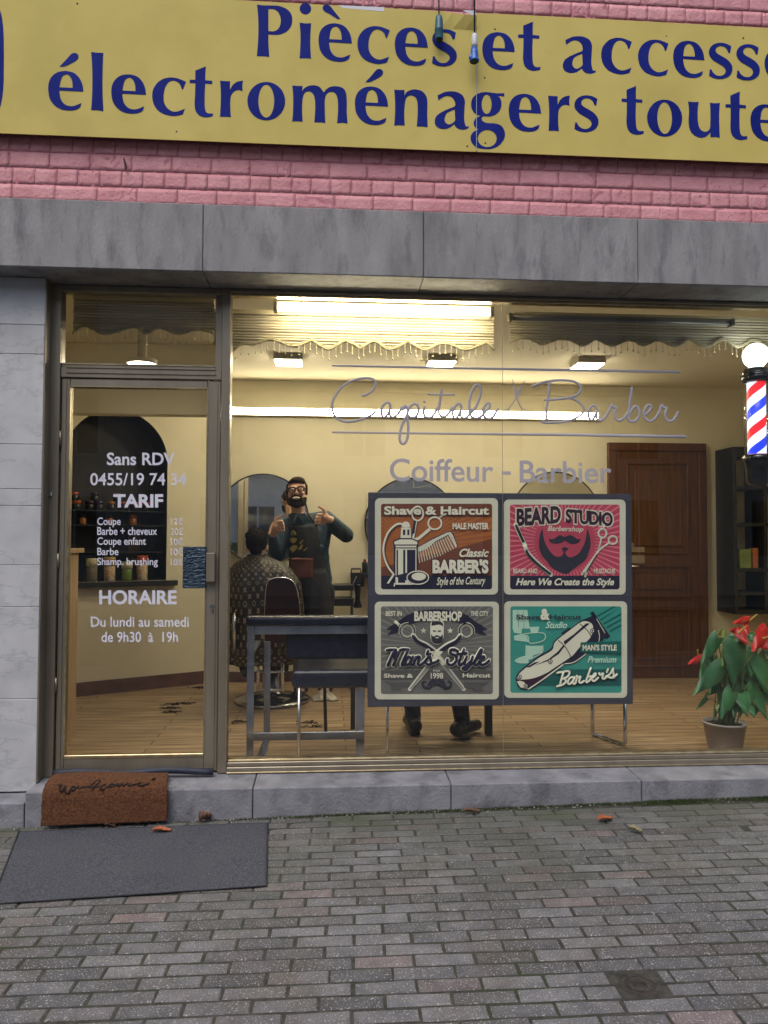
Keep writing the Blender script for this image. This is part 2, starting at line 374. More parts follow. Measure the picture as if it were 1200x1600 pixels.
while yy > -4.6:
    off = (r_i % 2)*BW/2+rnd.uniform(-.02, .02); xx = -6.5+off
    while xx < 7:
        rects = [(xx-BW/2, xx+BW/2, yy-BH/2, yy+BH/2)]
        if xx-BW/2 < hx1 and xx+BW/2 > hx0 and yy-BH/2 < hy1 and yy+BH/2 > hy0:
            a0, a1, b0, b1 = rects[0]; rects = []
            if a0 < hx0: rects.append((a0, hx0, b0, b1)); a0 = hx0
            if a1 > hx1: rects.append((hx1, a1, b0, b1)); a1 = hx1
            if b0 < hy0: rects.append((a0, a1, b0, hy0))
            if b1 > hy1: rects.append((a0, a1, hy1, b1))
        for a0, a1, b0, b1 in rects:
            if a1-a0 < .02 or b1-b0 < .018: continue
            ux, uy = (a0+a1)/2, (b0+b1)/2; cx = ux*cr_-(uy+.3)*sr_; cy = uy+ux*sr_
            if cy < -.295: sett(cx, cy, a1-a0-J, b1-b0-.0085)
            elif cy < -.255: sett(cx, cy-.012, a1-a0-J, .045)
        xx += BW
    yy -= BH; r_i += 1
pm = mat('setts', (.104, .105, .113), (.158, .156, .163), 14, .78, bump=.7, bscale=160, rnd_island=.3, grime=(.095, .082, .07), gscale=3.2, glo=.48, ghi=.75)
# some setts are reddish, pale flecks of grit in the concrete
nt = pm.node_tree; b = nt.nodes['Principled BSDF']; src = b.inputs['Base Color'].links[0].from_socket
ge = node(nt, 'ShaderNodeNewGeometry'); ma = node(nt, 'ShaderNodeMath', operation='MULTIPLY'); ma.inputs[1].default_value = 37.7; fr = node(nt, 'ShaderNodeMath', operation='FRACT')
nt.links.new(ge.outputs['Random Per Island'], ma.inputs[0]); nt.links.new(ma.outputs[0], fr.inputs[0])
cr = node(nt, 'ShaderNodeValToRGB'); cr.color_ramp.elements[0].position = .84; cr.color_ramp.elements[0].color = (1, 1, 1, 1); cr.color_ramp.elements[1].position = 1; cr.color_ramp.elements[1].color = (1.16, .93, .9, 1)
nt.links.new(fr.outputs[0], cr.inputs[0]); mx = node(nt, 'ShaderNodeMix', data_type='RGBA', blend_type='MULTIPLY'); mx.inputs[0].default_value = 1
nt.links.new(src, mx.inputs[6]); nt.links.new(cr.outputs[0], mx.inputs[7])
vo = node(nt, 'ShaderNodeTexNoise'); vo.inputs['Scale'].default_value = 170; vo.inputs['Detail'].default_value = 2; tc = node(nt, 'ShaderNodeTexCoord'); nt.links.new(tc.outputs['Object'], vo.inputs[0])
mr = node(nt, 'ShaderNodeMapRange'); mr.inputs[1].default_value = .6; mr.inputs[2].default_value = .68; nt.links.new(vo.outputs[0], mr.inputs[0])
m2 = node(nt, 'ShaderNodeMix', data_type='RGBA'); nt.links.new(mr.outputs[0], m2.inputs[0]); nt.links.new(mx.outputs[2], m2.inputs[6]); m2.inputs[7].default_value = (.4, .4, .39, 1)
sx_ = node(nt, 'ShaderNodeSeparateXYZ'); nt.links.new(tc.outputs['Object'], sx_.inputs[0]); my = node(nt, 'ShaderNodeMapRange'); my.inputs[1].default_value = 1.1; my.inputs[2].default_value = 2.15; nt.links.new(sx_.outputs[1], my.inputs[0])
mn_ = node(nt, 'ShaderNodeTexNoise'); mn_.inputs['Scale'].default_value = 2.2; mn_.inputs['Detail'].default_value = 8; nt.links.new(tc.outputs['Object'], mn_.inputs[0]); mq = node(nt, 'ShaderNodeMapRange'); mq.inputs[1].default_value = .35; mq.inputs[2].default_value = .7; nt.links.new(mn_.outputs[0], mq.inputs[0])
mm_ = node(nt, 'ShaderNodeMath', operation='MULTIPLY'); nt.links.new(my.outputs[0], mm_.inputs[0]); nt.links.new(mq.outputs[0], mm_.inputs[1]); m3 = node(nt, 'ShaderNodeMix', data_type='RGBA'); nt.links.new(mm_.outputs[0], m3.inputs[0]); nt.links.new(m2.outputs[2], m3.inputs[6]); m3.inputs[7].default_value = (.075, .085, .055, 1)
nt.links.new(m3.outputs[2], b.inputs['Base Color'])
M['setts'] = pm
struct('pavement', mb, pm)
mb = MB(); mb.box((-40, -80, -.7), (40, -5.0, -.36)); struct('road', mb, mat('asphalt', (.04, .04, .042), (.06, .06, .062), 20, .85, bump=.5, bscale=120))
mb = MB()
for i in range(24): mb.box((-12+i*1.0, -5.05, -.5), (-12+i+.99, -4.9, gz(-12+i+.5)-.06), .012)
struct('kerb', mb, M['bluestone'])
mb = MB(); mb.box((-40, -16, -.36), (40, -12.5, -.22)); struct('far_pavement', mb, mat('concrete_slab', (.16, .16, .16), (.22, .22, .21), 5, .9))
# opposite house across the street (seen only mirrored in the panes)
t = thing('terrace_house', 'pale rendered terrace house with pale window frames across the street', 'house', (0, -16, -.22))
mb = MB(); wins = []
W0, W1 = -16, 18
mb.box((W0, -24, -.22), (W1, -16, 8.2)); obj('wall', mb, mat('pale_render', (.5, .48, .44), (.6, .57, .52), 6, .9, bump=.5, bscale=40), t)
mb = MB(); mb.poly([[Vector((W0-.2, -15.7, 8.2)), Vector((W0-.2, -24.3, 8.2)), Vector((W0-.2, -20, 10.6))]], (-1, 0, 0), W0-W1-.4); obj('roof', mb, mat('slate_roof', (.05, .05, .055), (.08, .08, .085), 8, .8), t)
for i in range(9):
    for k in range(3):
        x = -14.5+i*3.7; z = .8+k*2.6
        mb = MB(); mb.box((x-.08, -16.02, z-.08), (x+1.28, -15.93, z+1.68)); f_ = obj('window', mb, flat('white_frame', (190, 190, 188)), t)
        mb = MB()
        for q in (0, 1): mb.box((x+.06+q*.57, -15.94, z+.06), (x+.57+q*.57, -15.92, z+1.54))
        obj('pane', mb, mat('far_glass', (.03, .035, .045), rough=.08), f_)
# =================================================================== FACADE
shop = thing('shop_building', 'shop front with pink painted brick, grey stone lintel and marble corner slab', 'building', (0, 0, 0))
# painted brick wall, English bond
mb = MB(); mb.box((-4.2, -.06, 2.97), (5.2, .25, 5.6)); obj('mortar_bed', mb, M['mortar'], shop)
mb = MB(); z = 2.974; row = 0
from mathutils import noise as mn
while z < 4.75:
    L_ = .215 if row % 2 else .112; h = .081; x = -3.2+(0 if row % 2 else .05)
    while x < 4.2:
        l = L_+rnd.uniform(-.008, .008); nx = max(3, int(l/.018)); b = mb.bm; x0, x1, z0, z1 = x+rnd.uniform(.0008, .0025), x+l-rnd.uniform(.0008, .0025), z+rnd.uniform(.0, .003), z+h+rnd.uniform(.001, .004)
        prot = rnd.uniform(-.0025, .0015); rough_ = rnd.uniform(.3, 1.6); g = []
        for i in range(nx+1):
            c_ = []
            for j in range(5):
                u, v = i/nx, j/4; edge = min(u, 1-u, (1-v)*.6, v*.6)
                px_, pz_ = x0+(x1-x0)*u, z0+(z1-z0)*v
                n_ = mn.fractal(Vector((px_*38, pz_*55, row*3.1)), .5, 2.2, 4)
                d = prot*.35+.0022+max(-.15, n_)*.004*rough_*(.35+.65*(edge > .01))
                if n_ < -.3 and rough_ > 1.0: d -= .002
                jx = mn.noise(Vector((px_*60, pz_*60, 9)))*.003
                c_.append(b.verts.new((px_+jx, -.06-d, pz_+jx)))
            g.append(c_)
        for i in range(nx):
            for j in range(4): f = b.faces.new((g[i][j], g[i+1][j], g[i+1][j+1], g[i][j+1])); f.smooth = True
        bd = [g[i][0] for i in range(nx+1)]+[g[nx][j] for j in range(1, 5)]+[g[i][4] for i in range(nx-1, -1, -1)]+[g[0][j] for j in range(3, 0, -1)]
        bk = [b.verts.new((v.co.x, -.055, v.co.z)) for v in bd]
        for i in range(len(bd)): k = (i+1) % len(bd); b.faces.new((bd[k], bd[i], bk[i], bk[k]))
        x += l
    z += h+.0075; row += 1
obj('brick_wall', mb, M['brick'], shop, recalc=False)
# lintel of bluestone blocks
mb = MB(); js = [-4.2, -1.9, X(317, -.3, 380), X(662, -.3, 380), X(997, -.3, 380), 2.75, 3.9, 5.2]
for a, c in zip(js, js[1:]): mb.box((a+.0015, -.3, 2.625+rnd.uniform(-.001, .001)), (c-.0015, .02, 2.97), .004)
lint = obj('lintel', mb, M['bluestone'], shop); lint['label'] = 'long grey stone lintel with vertical joints'
# marble pilaster (left) in slabs, and its twin to the right of the window
zs = [Zz(v, -.14, 40) for v in (1237, 1092, 948, 883, 790, 764, 694, 553, 507)]+[2.6225]
mb = MB()
for a, c in zip(zs, zs[1:]): mb.box((-4.2, -.14, a+.001), (-1.48, .02, c-.001), .002)
obj('pilaster', mb, M['marble'], shop)
mb = MB()
for a, c in zip(zs, zs[1:]): mb.box((2.72, -.14, a+.001), (5.2, .02, c-.001), .002)
obj('pilaster', mb, M['marble'], shop)
mb = MB(); mb.box((-1.4798, -.137, .032), (-1.474, -.0505, 2.62)); obj('reveal_cladding', mb, M['bronze'], shop)
# stone sill / plinth
sj = [-4.2, -2.6, X(38, -.25, 1265), X(395, -.25, 1240), X(705, -.25, 1240), X(1003, -.25, 1240), 2.9, 4.0, 5.2]
mb = MB()
for i, (a, c) in enumerate(zip(sj, sj[1:])):
    b0 = len(mb.bm.verts); mb.box((a+.002, -.25, -.5), (c-.002, .028, .03), .006, 2)
    mb.bm.verts.ensure_lookup_table()
    for v in mb.bm.verts[b0:]:
        if v.co.z > -.1: v.co.z += (-.03 if v.co.y < -.1 else 0)*(1 if c < X(60, -.25) else .45)-(.035 if a < -1.7 else 0)
obj('stone_sill', mb, M['sillstone'], shop)
# room shell
mb = MB(); mb.box((-3.3, -.02, 2.7), (4.4, 3.6, 2.8)); obj('ceiling', mb, M['ceil'], shop)
YB = 2.75
A_ = PZ(317, 1074, 0); B_ = PZ(113, 1089, 0)
cor = Vector((P(337, 1060, YB).x, YB, 0)); dirw = (B_-cor).normalized(); endw = cor+dirw*2.3
mb = MB(); mb.box((cor.x, YB, 0), (4.4, YB+.15, 2.7)); mb.box((4.2, .03, 0), (4.35, YB, 2.7))
mb.box((endw.x-.15, .03, 0), (endw.x, endw.y, 2.7)); mb.box((-3.3, .02, 0), (-1.55, .10, 2.7)); mb.box((2.75, .02, 0), (4.4, .1, 2.7))
obj('interior_wall', mb, M['cream'], shop)
# oblique wall with arched niche
nrm = Vector((-dirw.y, dirw.x, 0)); nrm = nrm if nrm.y < 0 else -nrm
def onw(px, py, back=0.):
    d = ray(px, py); o = cor-nrm*back; return CAMP+d*((o-CAMP).dot(nrm)/d.dot(nrm))
def uw(p): return (p-cor).dot(dirw)
def wv(u, z, back=0): return cor+dirw*u+Vector((0, 0, z))-nrm*back
nr = uw(onw(261, 800)); nb = onw(190, 908).z; ntop = onw(180, 640).z; rad = (uw(onw(100, 740))-nr)/2; rad = max(rad, .42); cu = nr+rad; cz = ntop-rad
print('NICHE', nr, nb, rad, cu, cz, cor, dirw, A_, B_)
arch = [(nr, nb), (nr, cz)]+[(cu-rad*math.cos(PI*i/24), cz+rad*math.sin(PI*i/24)) for i in range(1, 24)]+[(cu+rad, cz), (cu+rad, nb)]
mb = MB(); ar_ = arch[1:-1]
mb.poly([[wv(0, 0), wv(nr, 0), wv(nr, 2.7), wv(0, 2.7)]], nrm); mb.poly([[wv(cu+rad, 0), wv(2.3, 0), wv(2.3, 2.7), wv(cu+rad, 2.7)]], nrm); mb.poly([[wv(nr, 0), wv(cu+rad, 0), wv(cu+rad, nb), wv(nr, nb)]], nrm)
for (u0, z0), (u1, z1) in zip(ar_, ar_[1:]): mb.poly([[wv(u0, z0), wv(u1, z1), wv(u1, 2.7), wv(u0, 2.7)]], nrm)
obj('angled_wall', mb, M['cream'], shop)
mb = MB(); b = mb.bm; A1 = [b.verts.new(wv(u, z, .001)) for u, z in arch]; A2 = [b.verts.new(wv(u, z, .32)) for u, z in arch]
for i in range(len(arch)-1): b.faces.new((A1[i], A1[i+1], A2[i+1], A2[i]))
b.faces.new(A2); b.faces.new((A1[-1], A1[0], A2[0], A2[-1]))
obj('niche', mb, mat('niche_black', (.012, .011, .011), (.03, .024, .02), 4, .5), shop)
mb = MB()
for u0, u1, z0, z1 in ((.30, .40, .42, .62), (.12, .24, .30, .72), (.12, .26, .0, .26)):
    pass
mb = MB(); mb.poly([[wv(nr-.08, nb-.045, -.07), wv(cu+rad+.05, nb-.045, -.07), wv(cu+rad+.05, nb-.002, -.07), wv(nr-.08, nb-.002, -.07)]], nrm, .38)
obj('niche_ledge', mb, mat('dark_ledge', (.02, .02, .02), (.035, .033, .03), 8, .35), shop)
for sz in (onw(190, 797).z, onw(190, 820).z-.0, onw(190, 862).z):
    mb = MB(); mb.poly([[wv(nr+.005, sz-.012, .06), wv(cu+rad-.005, sz-.012, .06), wv(cu+rad-.005, sz, .06), wv(nr+.005, sz, .06)]], nrm, .25)
    obj('niche_shelf', mb, mat('smoke_glass', (.03, .035, .033), rough=.15), shop)
# skirting
mb = MB(); mb.box((cor.x, YB-.015, 0), (4.2, YB, .09)); mb.poly([[wv(0, 0, -.015), wv(2.3, 0, -.015), wv(2.3, .11, -.015), wv(0, .11, -.015)]], nrm, .015)
obj('skirting', mb, wood('skirting_wood', (.09, .035, .02), (.14, .06, .035), .5, (2, 2, 2)), shop)
# bulkhead in front of the angled wall
bz = P(220, 647, 1.5).z
mb = MB(); mb.box((-3.1, 1.5, bz), (X(345, 1.5, 640), 1.62, 2.7), .004); obj('bulkhead', mb, M['cream'], shop)
# led strip on the back wall
mb = MB(); za = P(600, 640.5, YB-.03).z; zb = P(600, 651, YB-.03).z
t = thing('led_strip_light', 'long glowing linear lamp running along the back wall', 'light', (.8, YB, zb))
mb.box((cor.x+.05, YB-.04, zb), (X(934, YB-.03, 645), YB-.012, za)); obj('diffuser', mb, emit('led_emission', (1, .87, .6), LED_E), t)
mb = MB(); mb.box((cor.x+.04, YB-.012, zb-.008), (X(937, YB, 645), YB, za+.008)); mb.box((cor.x+.04, YB-.046, za+.001), (X(937, YB, 645), YB-.0125, za+.008)); mb.box((cor.x+.04, YB-.046, zb-.008), (X(937, YB, 645), YB-.0125, zb-.001)); mb.box((X(934, YB-.03, 645)+.001, YB-.046, zb-.0005), (X(937, YB, 645), YB-.0125, za+.0005)); obj('housing', mb, flat('lamp_white', (215, 210, 190)), t)
mb = MB(); mb.box((cor.x, YB-.006, P(600, 613, YB).z-.004), (4.2, YB, P(600, 613, YB).z+.002)); obj('cable_trunking', mb, M['cream'], shop)
# downlights
for px, py, lb in ((451, 566, 'square ceiling downlight left, above the round mirror with the barber'), (689, 568, 'square ceiling downlight over the word Capitale'), (918, 571, 'square ceiling downlight over the word Barber')):
    p = PZ(px, py+1, 2.65); t = thing('ceiling_light', lb, 'light', (p.x, p.y, 2.65), 'square ceiling downlights')
    mb = MB(); mb.box((p.x-.11, p.y-.11, 2.653), (p.x+.11, p.y+.11, 2.7), .003); obj('lamp_body', mb, mat('grey_lamp_body', (.3, .27, .21), rough=.5), t)
    mb = MB(); mb.box((p.x-.1, p.y-.1, 2.645), (p.x+.1, p.y+.1, 2.652)); obj('diffuser', mb, emit('down_emission', (1, .88, .64), DOWN_E), t)
p = P(222, 570, .8); t = thing('ceiling_light', 'round glowing lamp seen through the small pane above the door', 'light', (p.x, p.y, p.z), )
mb = MB(); mb.lathe((p.x, p.y, p.z-.01), [(.085, 0), (.085, .012)], 28); obj('diffuser', mb, emit('down2_emission', (1, .9, .68), 14), t)
mb = MB(); mb.lathe((p.x, p.y, p.z+.003), [(.095, 0), (.095, .03), (.03, .031), (.03, 2.7-p.z-.003)], 28); obj('lamp_body', mb, flat('lamp_white', (215, 210, 190)), t)
# =================================================================== SHOP DOOR + TRANSOM + WINDOW
def fr(mb, x0, z0, x1, z1, y0=-.03, y1=.03, bev=.003): mb.box((x0, y0, z0), (x1, y1, z1), bev)
xj0, xj1 = -1.4785, X(92, -.03, 800); xd1 = X(343, -.03, 900); xm1 = X(358, -.03, 850)
zt1 = 2.6215; zt0 = Zz(576, -.03, 220); zdt = Zz(592, -.03, 220)
win = thing('display_window', 'large glazed display window in a bronze frame with grey lettering', 'window', (1, 0, .03))
door = thing('shop_door', 'glazed bronze entrance door lettered with prices and opening hours', 'door', (-1, 0, .03))
mb = MB()
fr(mb, xj0, .0285, xj1-.001, zt1, -.05, .03); fr(mb, xj1, zt1-.035, xd1, zt1, -.045, .03); fr(mb, xj1, zdt, xd1, zt0, -.04, .03)
for z in (zdt+.022, zdt+.05): mb.box((xj1+.03, -.046, z), (xd1-.03, -.0405, z+.012), .002)
obj('door_frame', mb, M['bronze'], door)
gx0, gx1, gz0, gz1 = X(97, 0, 520), X(339, 0, 520), Zz(572, 0, 220), Zz(462, 0, 220)
mb = MB(); mb.box((xj1, -.03, gz0-.02), (gx0+.002, .02, zt1-.036)); mb.box((gx1-.002, -.03, gz0-.02), (xd1-.001, .02, zt1-.036)); mb.box((gx0+.003, -.03, gz0-.02), (gx1-.003, .02, gz0)); mb.box((gx0+.003, -.03, gz1), (gx1-.003, .02, zt1-.036))
tf = obj('transom_frame', mb, M['bronze'], door)
mb = MB(); mb.box((gx0, -.003, gz0), (gx1, .003, gz1)); obj('transom_pane', mb, M['glass'], door)
mb = MB(); mb.box((gx0, -.034, gz0-.004), (gx1, -.028, gz0+.003)); mb.box((gx0-.004, -.034, gz1-.003), (gx1, -.028, gz1+.004)); mb.box((gx0-.004, -.034, gz0-.004), (gx0+.001, -.028, gz1-.003)); obj('glazing_bead', mb, M['brass'], door)
# leaf
dx0, dx1, dz0, dz1 = X(107, -.02, 800), X(323, -.02, 800), Zz(1183, -.02, 220), Zz(606, -.02, 220)
mb = MB(); fr(mb, xj1+.004, .045, dx0, zdt-.004); fr(mb, dx1, .045, xd1-.004, zdt-.004); fr(mb, dx0+.001, .045, dx1-.001, dz0); fr(mb, dx0+.001, dz1, dx1-.001, zdt-.004)
mb.box((xj1+.02, -.036, .06), (xj1+.03, -.0305, zdt-.02)); mb.box((xd1-.03, -.036, .06), (xd1-.02, -.0305, zdt-.02))
leaf = obj('door_leaf', mb, M['bronze'], door)
mb = MB(); mb.box((dx0, -.003, dz0), (dx1, .003, dz1)); obj('door_pane', mb, M['glass'], door)
mb = MB(); bd_ = .009
mb.box((dx0, -.033, dz0-.002), (dx1, -.02, dz0+.018), .003); mb.box((dx0, -.033, dz1-.002), (dx1, -.024, dz1+.004)); mb.box((dx0-.003, -.033, dz0+.019), (dx0+.004, -.02, dz1-.003)); mb.box((dx1-.004, -.033, dz0+.019), (dx1+.003, -.02, dz1-.003))
obj('glazing_bead', mb, M['brass'], door)
mb = MB(); mb.box((X(286, -.04, 885), -.052, Zz(919, -.04, 300)), (X(322, -.04, 885), -.034, Zz(854, -.04, 300)), .003)
obj('push_plate', mb, mat('hammered_blue', (.015, .03, .05), (.12, .17, .23), 22, .35, metal=.7, bump=1, bscale=45, distort=3, stretch=(1, 1, 2.2), lo=.45, hi=.75), door)
mb = MB(); mb.box((X(322.5, -.06, 885), -.075, Zz(909, -.06, 330)), (X(336, -.06, 885), -.034, Zz(864, -.06, 330)), .003); obj('handle', mb, M['bronze'], door)
mb = MB(); c = P(331.5, 947, -.036); mb.lathe(c, [(.012, -.004), (.012, .004), (.008, .006)], 14, 'Y'); c2 = P(332, 953, -.036); mb.box(c2-Vector((.006, .008, .012)), c2+Vector((.006, 0, .012)), .002); obj('lock', mb, M['chrome'], door)
mb = MB(); c = P(78, 772, -.05); mb.box(c-Vector((.014, .012, .012)), c+Vector((.012, 0, .012)), .003); obj('doorbell_button', mb, M['chrome'], door)
for zz in (.5, 1.15, 1.8):
    mb = MB(); mb.bar((xj1+.002, -.036, zz-.04), (xj1+.002, -.036, zz+.04), .007); obj('hinge', mb, M['bronze'], door)
# door lettering
YL = -.0045
def T(s, x0, x1, base, top, bold=.012, asc=None, slope=.0, par=None, mm='vinylw', **k):
    mb = MB(); text(mb, s, (x0, base), (x1, base+slope), top, YL, bold, **k); obj('lettering', mb, M[mm], par or door, recalc=False)
T('Sans RDV', 167, 273, 727, 707, .02); T('0455/19 74 34', 141, 291, 758.5, 739, .012); T('TARIF', 177, 255, 793, 772, .035)
for s, x1, b0, t0, pr in (('Coupe', 188.5, 824, 808.5, '12€'), ('Barbe + cheveux', 245.5, 836, 823.5, '20€'), ('Coupe enfant', 228, 855, 839.5, '10€'), ('Barbe', 185, 867.5, 856, '10€'), ('Shamp. brushing', 246.5, 886.5, 871.5, '10€')):
    T(s, 152, x1, b0, t0, .012); T(pr, 267, 286, {'Coupe': 819.5, 'Barbe + cheveux': 836, 'Coupe enfant': 851.5, 'Barbe': 867.5}.get(s, 883.5), {'Coupe': 809, 'Barbe + cheveux': 824.5, 'Coupe enfant': 840, 'Barbe': 856}.get(s, 872), -.0)
T('HORAIRE', 155, 276, 944.5, 922, .028); T('Du lundi au samedi', 142, 295, 979.5, 963.5, .012); T('de 9h30  à  19h', 158.5, 278, 1003.5, 987, .014)
# window frame
wr = 2.718
wz0, wz1 = Zz(1180, -.02, 700), 2.594
mb = MB(); fr(mb, xd1, .031, xm1, zt1, -.045, .03); fr(mb, xm1+.0005, zt1-.019, wr, zt1, -.045, .03); fr(mb, xm1+.0005, .0305, wr, .062, -.05, .03); fr(mb, wr-.05, .063, wr-.001, zt1-.031, -.04, .03)
fr(mb, xm1+.0005, .0625, wr-.051, .085, -.04, .03); obj('window_frame', mb, M['bronze'], win)
mb = MB(); mb.box((xm1+.001, -.036, .086), (wr-.051, .02, wz0), .006, 2); mb.box((xm1+.001, -.056, .031), (wr-.051, -.0505, .038), .001); mb.box((xm1-.006, -.051, .1), (xm1-.0005, -.0455, wz1)); mb.box((xm1+.001, -.03, wz1-.004), (wr-.051, .02, wz1+.008), .002)
obj('glazing_bead', mb, M['brass'], win)
xg = X(785, 0, 640)
for a, c in ((xm1, xg-.001), (xg+.001, wr-.05)):
    mb = MB(); mb.box((a, -.004, wz0), (c, .004, wz1)); obj('pane', mb, M['glass'], win)
mb = MB(); mb.box((xg-.0009, -.0035, wz0), (xg+.0009, .0035, wz1)); obj('pane_joint', mb, mat('silicone', (.3, .28, .2), rough=.4), win)
# window lettering: script traced as pen strokes
S1, S2, S3 = crop(500, 560, 6), crop(680, 560, 6), crop(860, 560, 5)
mb = MB(); YV = -.0062
def st(cr_, pts, w_=4.3, **k): stroke(mb, pts, w_, cr_, YV, **k)
st(S1, [(400,350),(440,338),(490,300),(518,255),(515,215),(480,190),(410,185),(330,200),(250,235),(180,295),(130,375),(112,440),(120,495),(140,540),(190,580),(260,595),(340,585),(430,555),(490,525),(530,492)], 4)
st(S1, [(660,450),(655,425),(635,412),(605,425),(580,465),(575,510),(590,550),(615,545),(640,515),(658,470)])
st(S1, [(658,462),(650,500),(660,540),(690,550),(725,525),(750,495),(768,460)])
st(S1, [(775,485),(798,445),(815,460),(822,500),(822,560),(828,640),(825,720),(805,780),(778,800),(752,780),(748,720),(765,640),(795,570),(830,490),(860,440),(895,425),(920,450),(922,500),(900,545),(860,555),(830,540)])
st(S1, [(980,455),(972,500),(985,545),(1020,557),(1050,545),(1080,505),(1098,465)]); st(S1, [(979,404),(983,407)], 4.6)
st(S1, [(1015,337),(1258,341)], 2.8); st(S2, [(60,300),(45,400),(33,480),(42,530),(75,548),(110,535),(140,495),(155,465)])
st(S2, [(245,455),(235,430),(210,428),(185,455),(165,500),(170,550),(190,562),(215,540),(243,480)]); st(S2, [(243,475),(235,520),(250,555),(285,558),(315,530),(345,480)])
st(S2, [(325,520),(365,480),(400,410),(424,330),(420,268),(398,246),(370,262),(338,325),(320,420),(320,490),(340,545),(385,560),(425,548),(455,515)])
st(S2, [(455,520),(490,480),(512,445),(505,420),(480,425),(455,465),(450,510),(465,550),(500,567),(540,550),(565,515),(587,475)])
st(S2, [(915,262),(980,235),(1060,215),(1130,207),(1200,205),(1290,214),(1340,240),(1368,280),(1345,330),(1290,360),(1200,376),(1100,386),(1030,390)], 4)
st(S2, [(1260,366),(1320,392),(1380,440),(1396,480),(1380,515),(1320,560),(1230,590),(1140,600),(1060,603),(1010,596),(988,575)], 4)
st(S2, [(1072,225),(1055,400),(1042,480),(1045,590)], 4)
st(S3, [(360,395),(350,372),(325,372),(300,410),(298,450),(315,485),(340,465),(365,410)]); st(S3, [(365,405),(360,460),(385,488),(425,460),(450,420),(460,405)])
st(S3, [(455,415),(478,362),(490,380),(515,385),(500,430),(515,475),(545,485),(580,460),(605,425)], 4.2)
st(S3, [(638,228),(622,330),(608,440),(620,488),(655,492),(690,460),(695,410),(670,375),(640,395),(612,440)], 4.4)
st(S3, [(735,445),(775,410),(790,378),(765,365),(738,395),(730,440),(750,480),(785,490),(820,465),(845,425)], 4.2)
st(S3, [(845,430),(870,365),(885,385),(910,390),(895,440),(915,485),(950,487),(980,455),(998,418)], 4.2)
st(S1, [(118,67),(400,73),(2000,104),(3370,127)], (2.8, 4.4), n=2); st(S1, [(118,692),(1200,704),(2300,716),(3420,734)], (3.0, 5), n=2)
for q in ([(718,180),(778,350),(752,368)], [(850,193),(752,352),(775,366)]): outline(mb, [[(a, b, 1) for a, b in q]], S2, YV-.001, .001)
st(S2, [(770,360),(735,410),(690,470)], 2.2); st(S2, [(760,360),(790,430),(815,472)], 2.2); st(S2, [(640,495),(665,478),(690,476),(686,498)], 1.6); st(S2, [(808,498),(815,474),(840,480),(862,502)], 1.6)
obj('lettering', mb, M['vinyl'], win)
T('Coiffeur', 609, 771, 752, 716, .012, slope=1.5, par=win, mm='vinyl'); T('-', 784, 798, 742, 736.5, .012, par=win, mm='vinyl'); T('Barbier', 812, 955.5, 754.5, 719.5, .012, slope=1, par=win, mm='vinyl')
# =================================================================== YELLOW SIGN
SY = -.12
sg = thing('shop_sign', 'long yellow sign board with big blue French lettering across the painted brick', 'sign', (0, SY, 3.385))
mb = MB(); xs_ = X(744, SY, 120)
zt = lambda px: P(px, {0: -18, 1: 5, 2: 22, 3: 37}[0] if px < 10 else 0, SY).z
ST = 4.165; SB = 3.387
def curl(x): # top edge of the left panel bends down and away from the wall near its end
    return 0
b = mb.bm
def panel(x0, x1, lift=None):
    nx, nz = 60, 8; g = []
    for i in range(nx+1):
        c_ = []
        for j in range(nz+1):
            x = x0+(x1-x0)*i/nx; t = j/nz; z = SB+(ST-SB)*t; y = SY+.0012*math.sin(x*3.1)*t
            if lift:
                k = max(0, (x-lift[0])/(lift[1]-lift[0])); k = k*k*(3-2*k) if k < 1 else 1
                s = max(0, (t-.86)/.14); z -= s*k*.034; y -= s*s*k*.03
            c_.append(b.verts.new((x, y, z)))
        g.append(c_)
    for i in range(nx):
        for j in range(nz): f = b.faces.new((g[i][j], g[i+1][j], g[i+1][j+1], g[i][j+1])); f.smooth = False
pan = {}
for nm, x0, x1, lift in (('l', -3.1, xs_-.0015, (X(680, SY, 10), xs_)), ('r', xs_+.0015, 3.9, None)):
    mb = MB(); b = mb.bm; panel(x0, x1, lift)
    o = obj('sign_panel', mb, M['sign'], sg); sm_ = o.modifiers.new('s', 'SOLIDIFY'); sm_.thickness = .004; sm_.offset = 1
mb = MB(); mb.box((-3.0, SY+.006, SB+.03), (3.85, -.061, SB+.06)); mb.box((-3.0, SY+.006, ST-.1), (3.85, -.061, ST-.07)); obj('batten', mb, flat('galvanised', (150, 152, 158), .4, metal=.6), sg)
mb = MB(); mb.poly([[(xs_-.075, SY-.001, ST+.012), (xs_-.002, SY-.001, ST+.014), (xs_-.002, SY-.001, ST-.02), (xs_-.04, SY-.001, ST-.005)]], (0, -1, 0), .002); obj('torn_film', mb, flat('white_film', (205, 205, 215), .5), sg); mb = MB(); mb.poly([[Vector((X(536, SY, 5), SY-.004, ST-.012)), Vector((X(600, SY, 5), SY-.004, ST-.02)), Vector((X(600, SY, 5), SY-.004, ST+.004)), Vector((X(528, SY, 5), SY-.004, ST+.002))]], (0, -1, 0), .002); obj('torn_film', mb, flat('white_film', (205, 205, 215), .5), sg)
for px, py in ((121, 6), (276, 206), (715, 43), (773, 46), (757, 122), (730, 229), (758, 224), (1041, 57), (1161, 60)):
    mb = MB(); mb.lathe(P(px, py, SY-.001), [(.0055, 0), (.0055, -.003), (.003, -.004)], 10, 'Y'); obj('rivet', mb, flat('rivet_dark', (40, 36, 28)), sg)
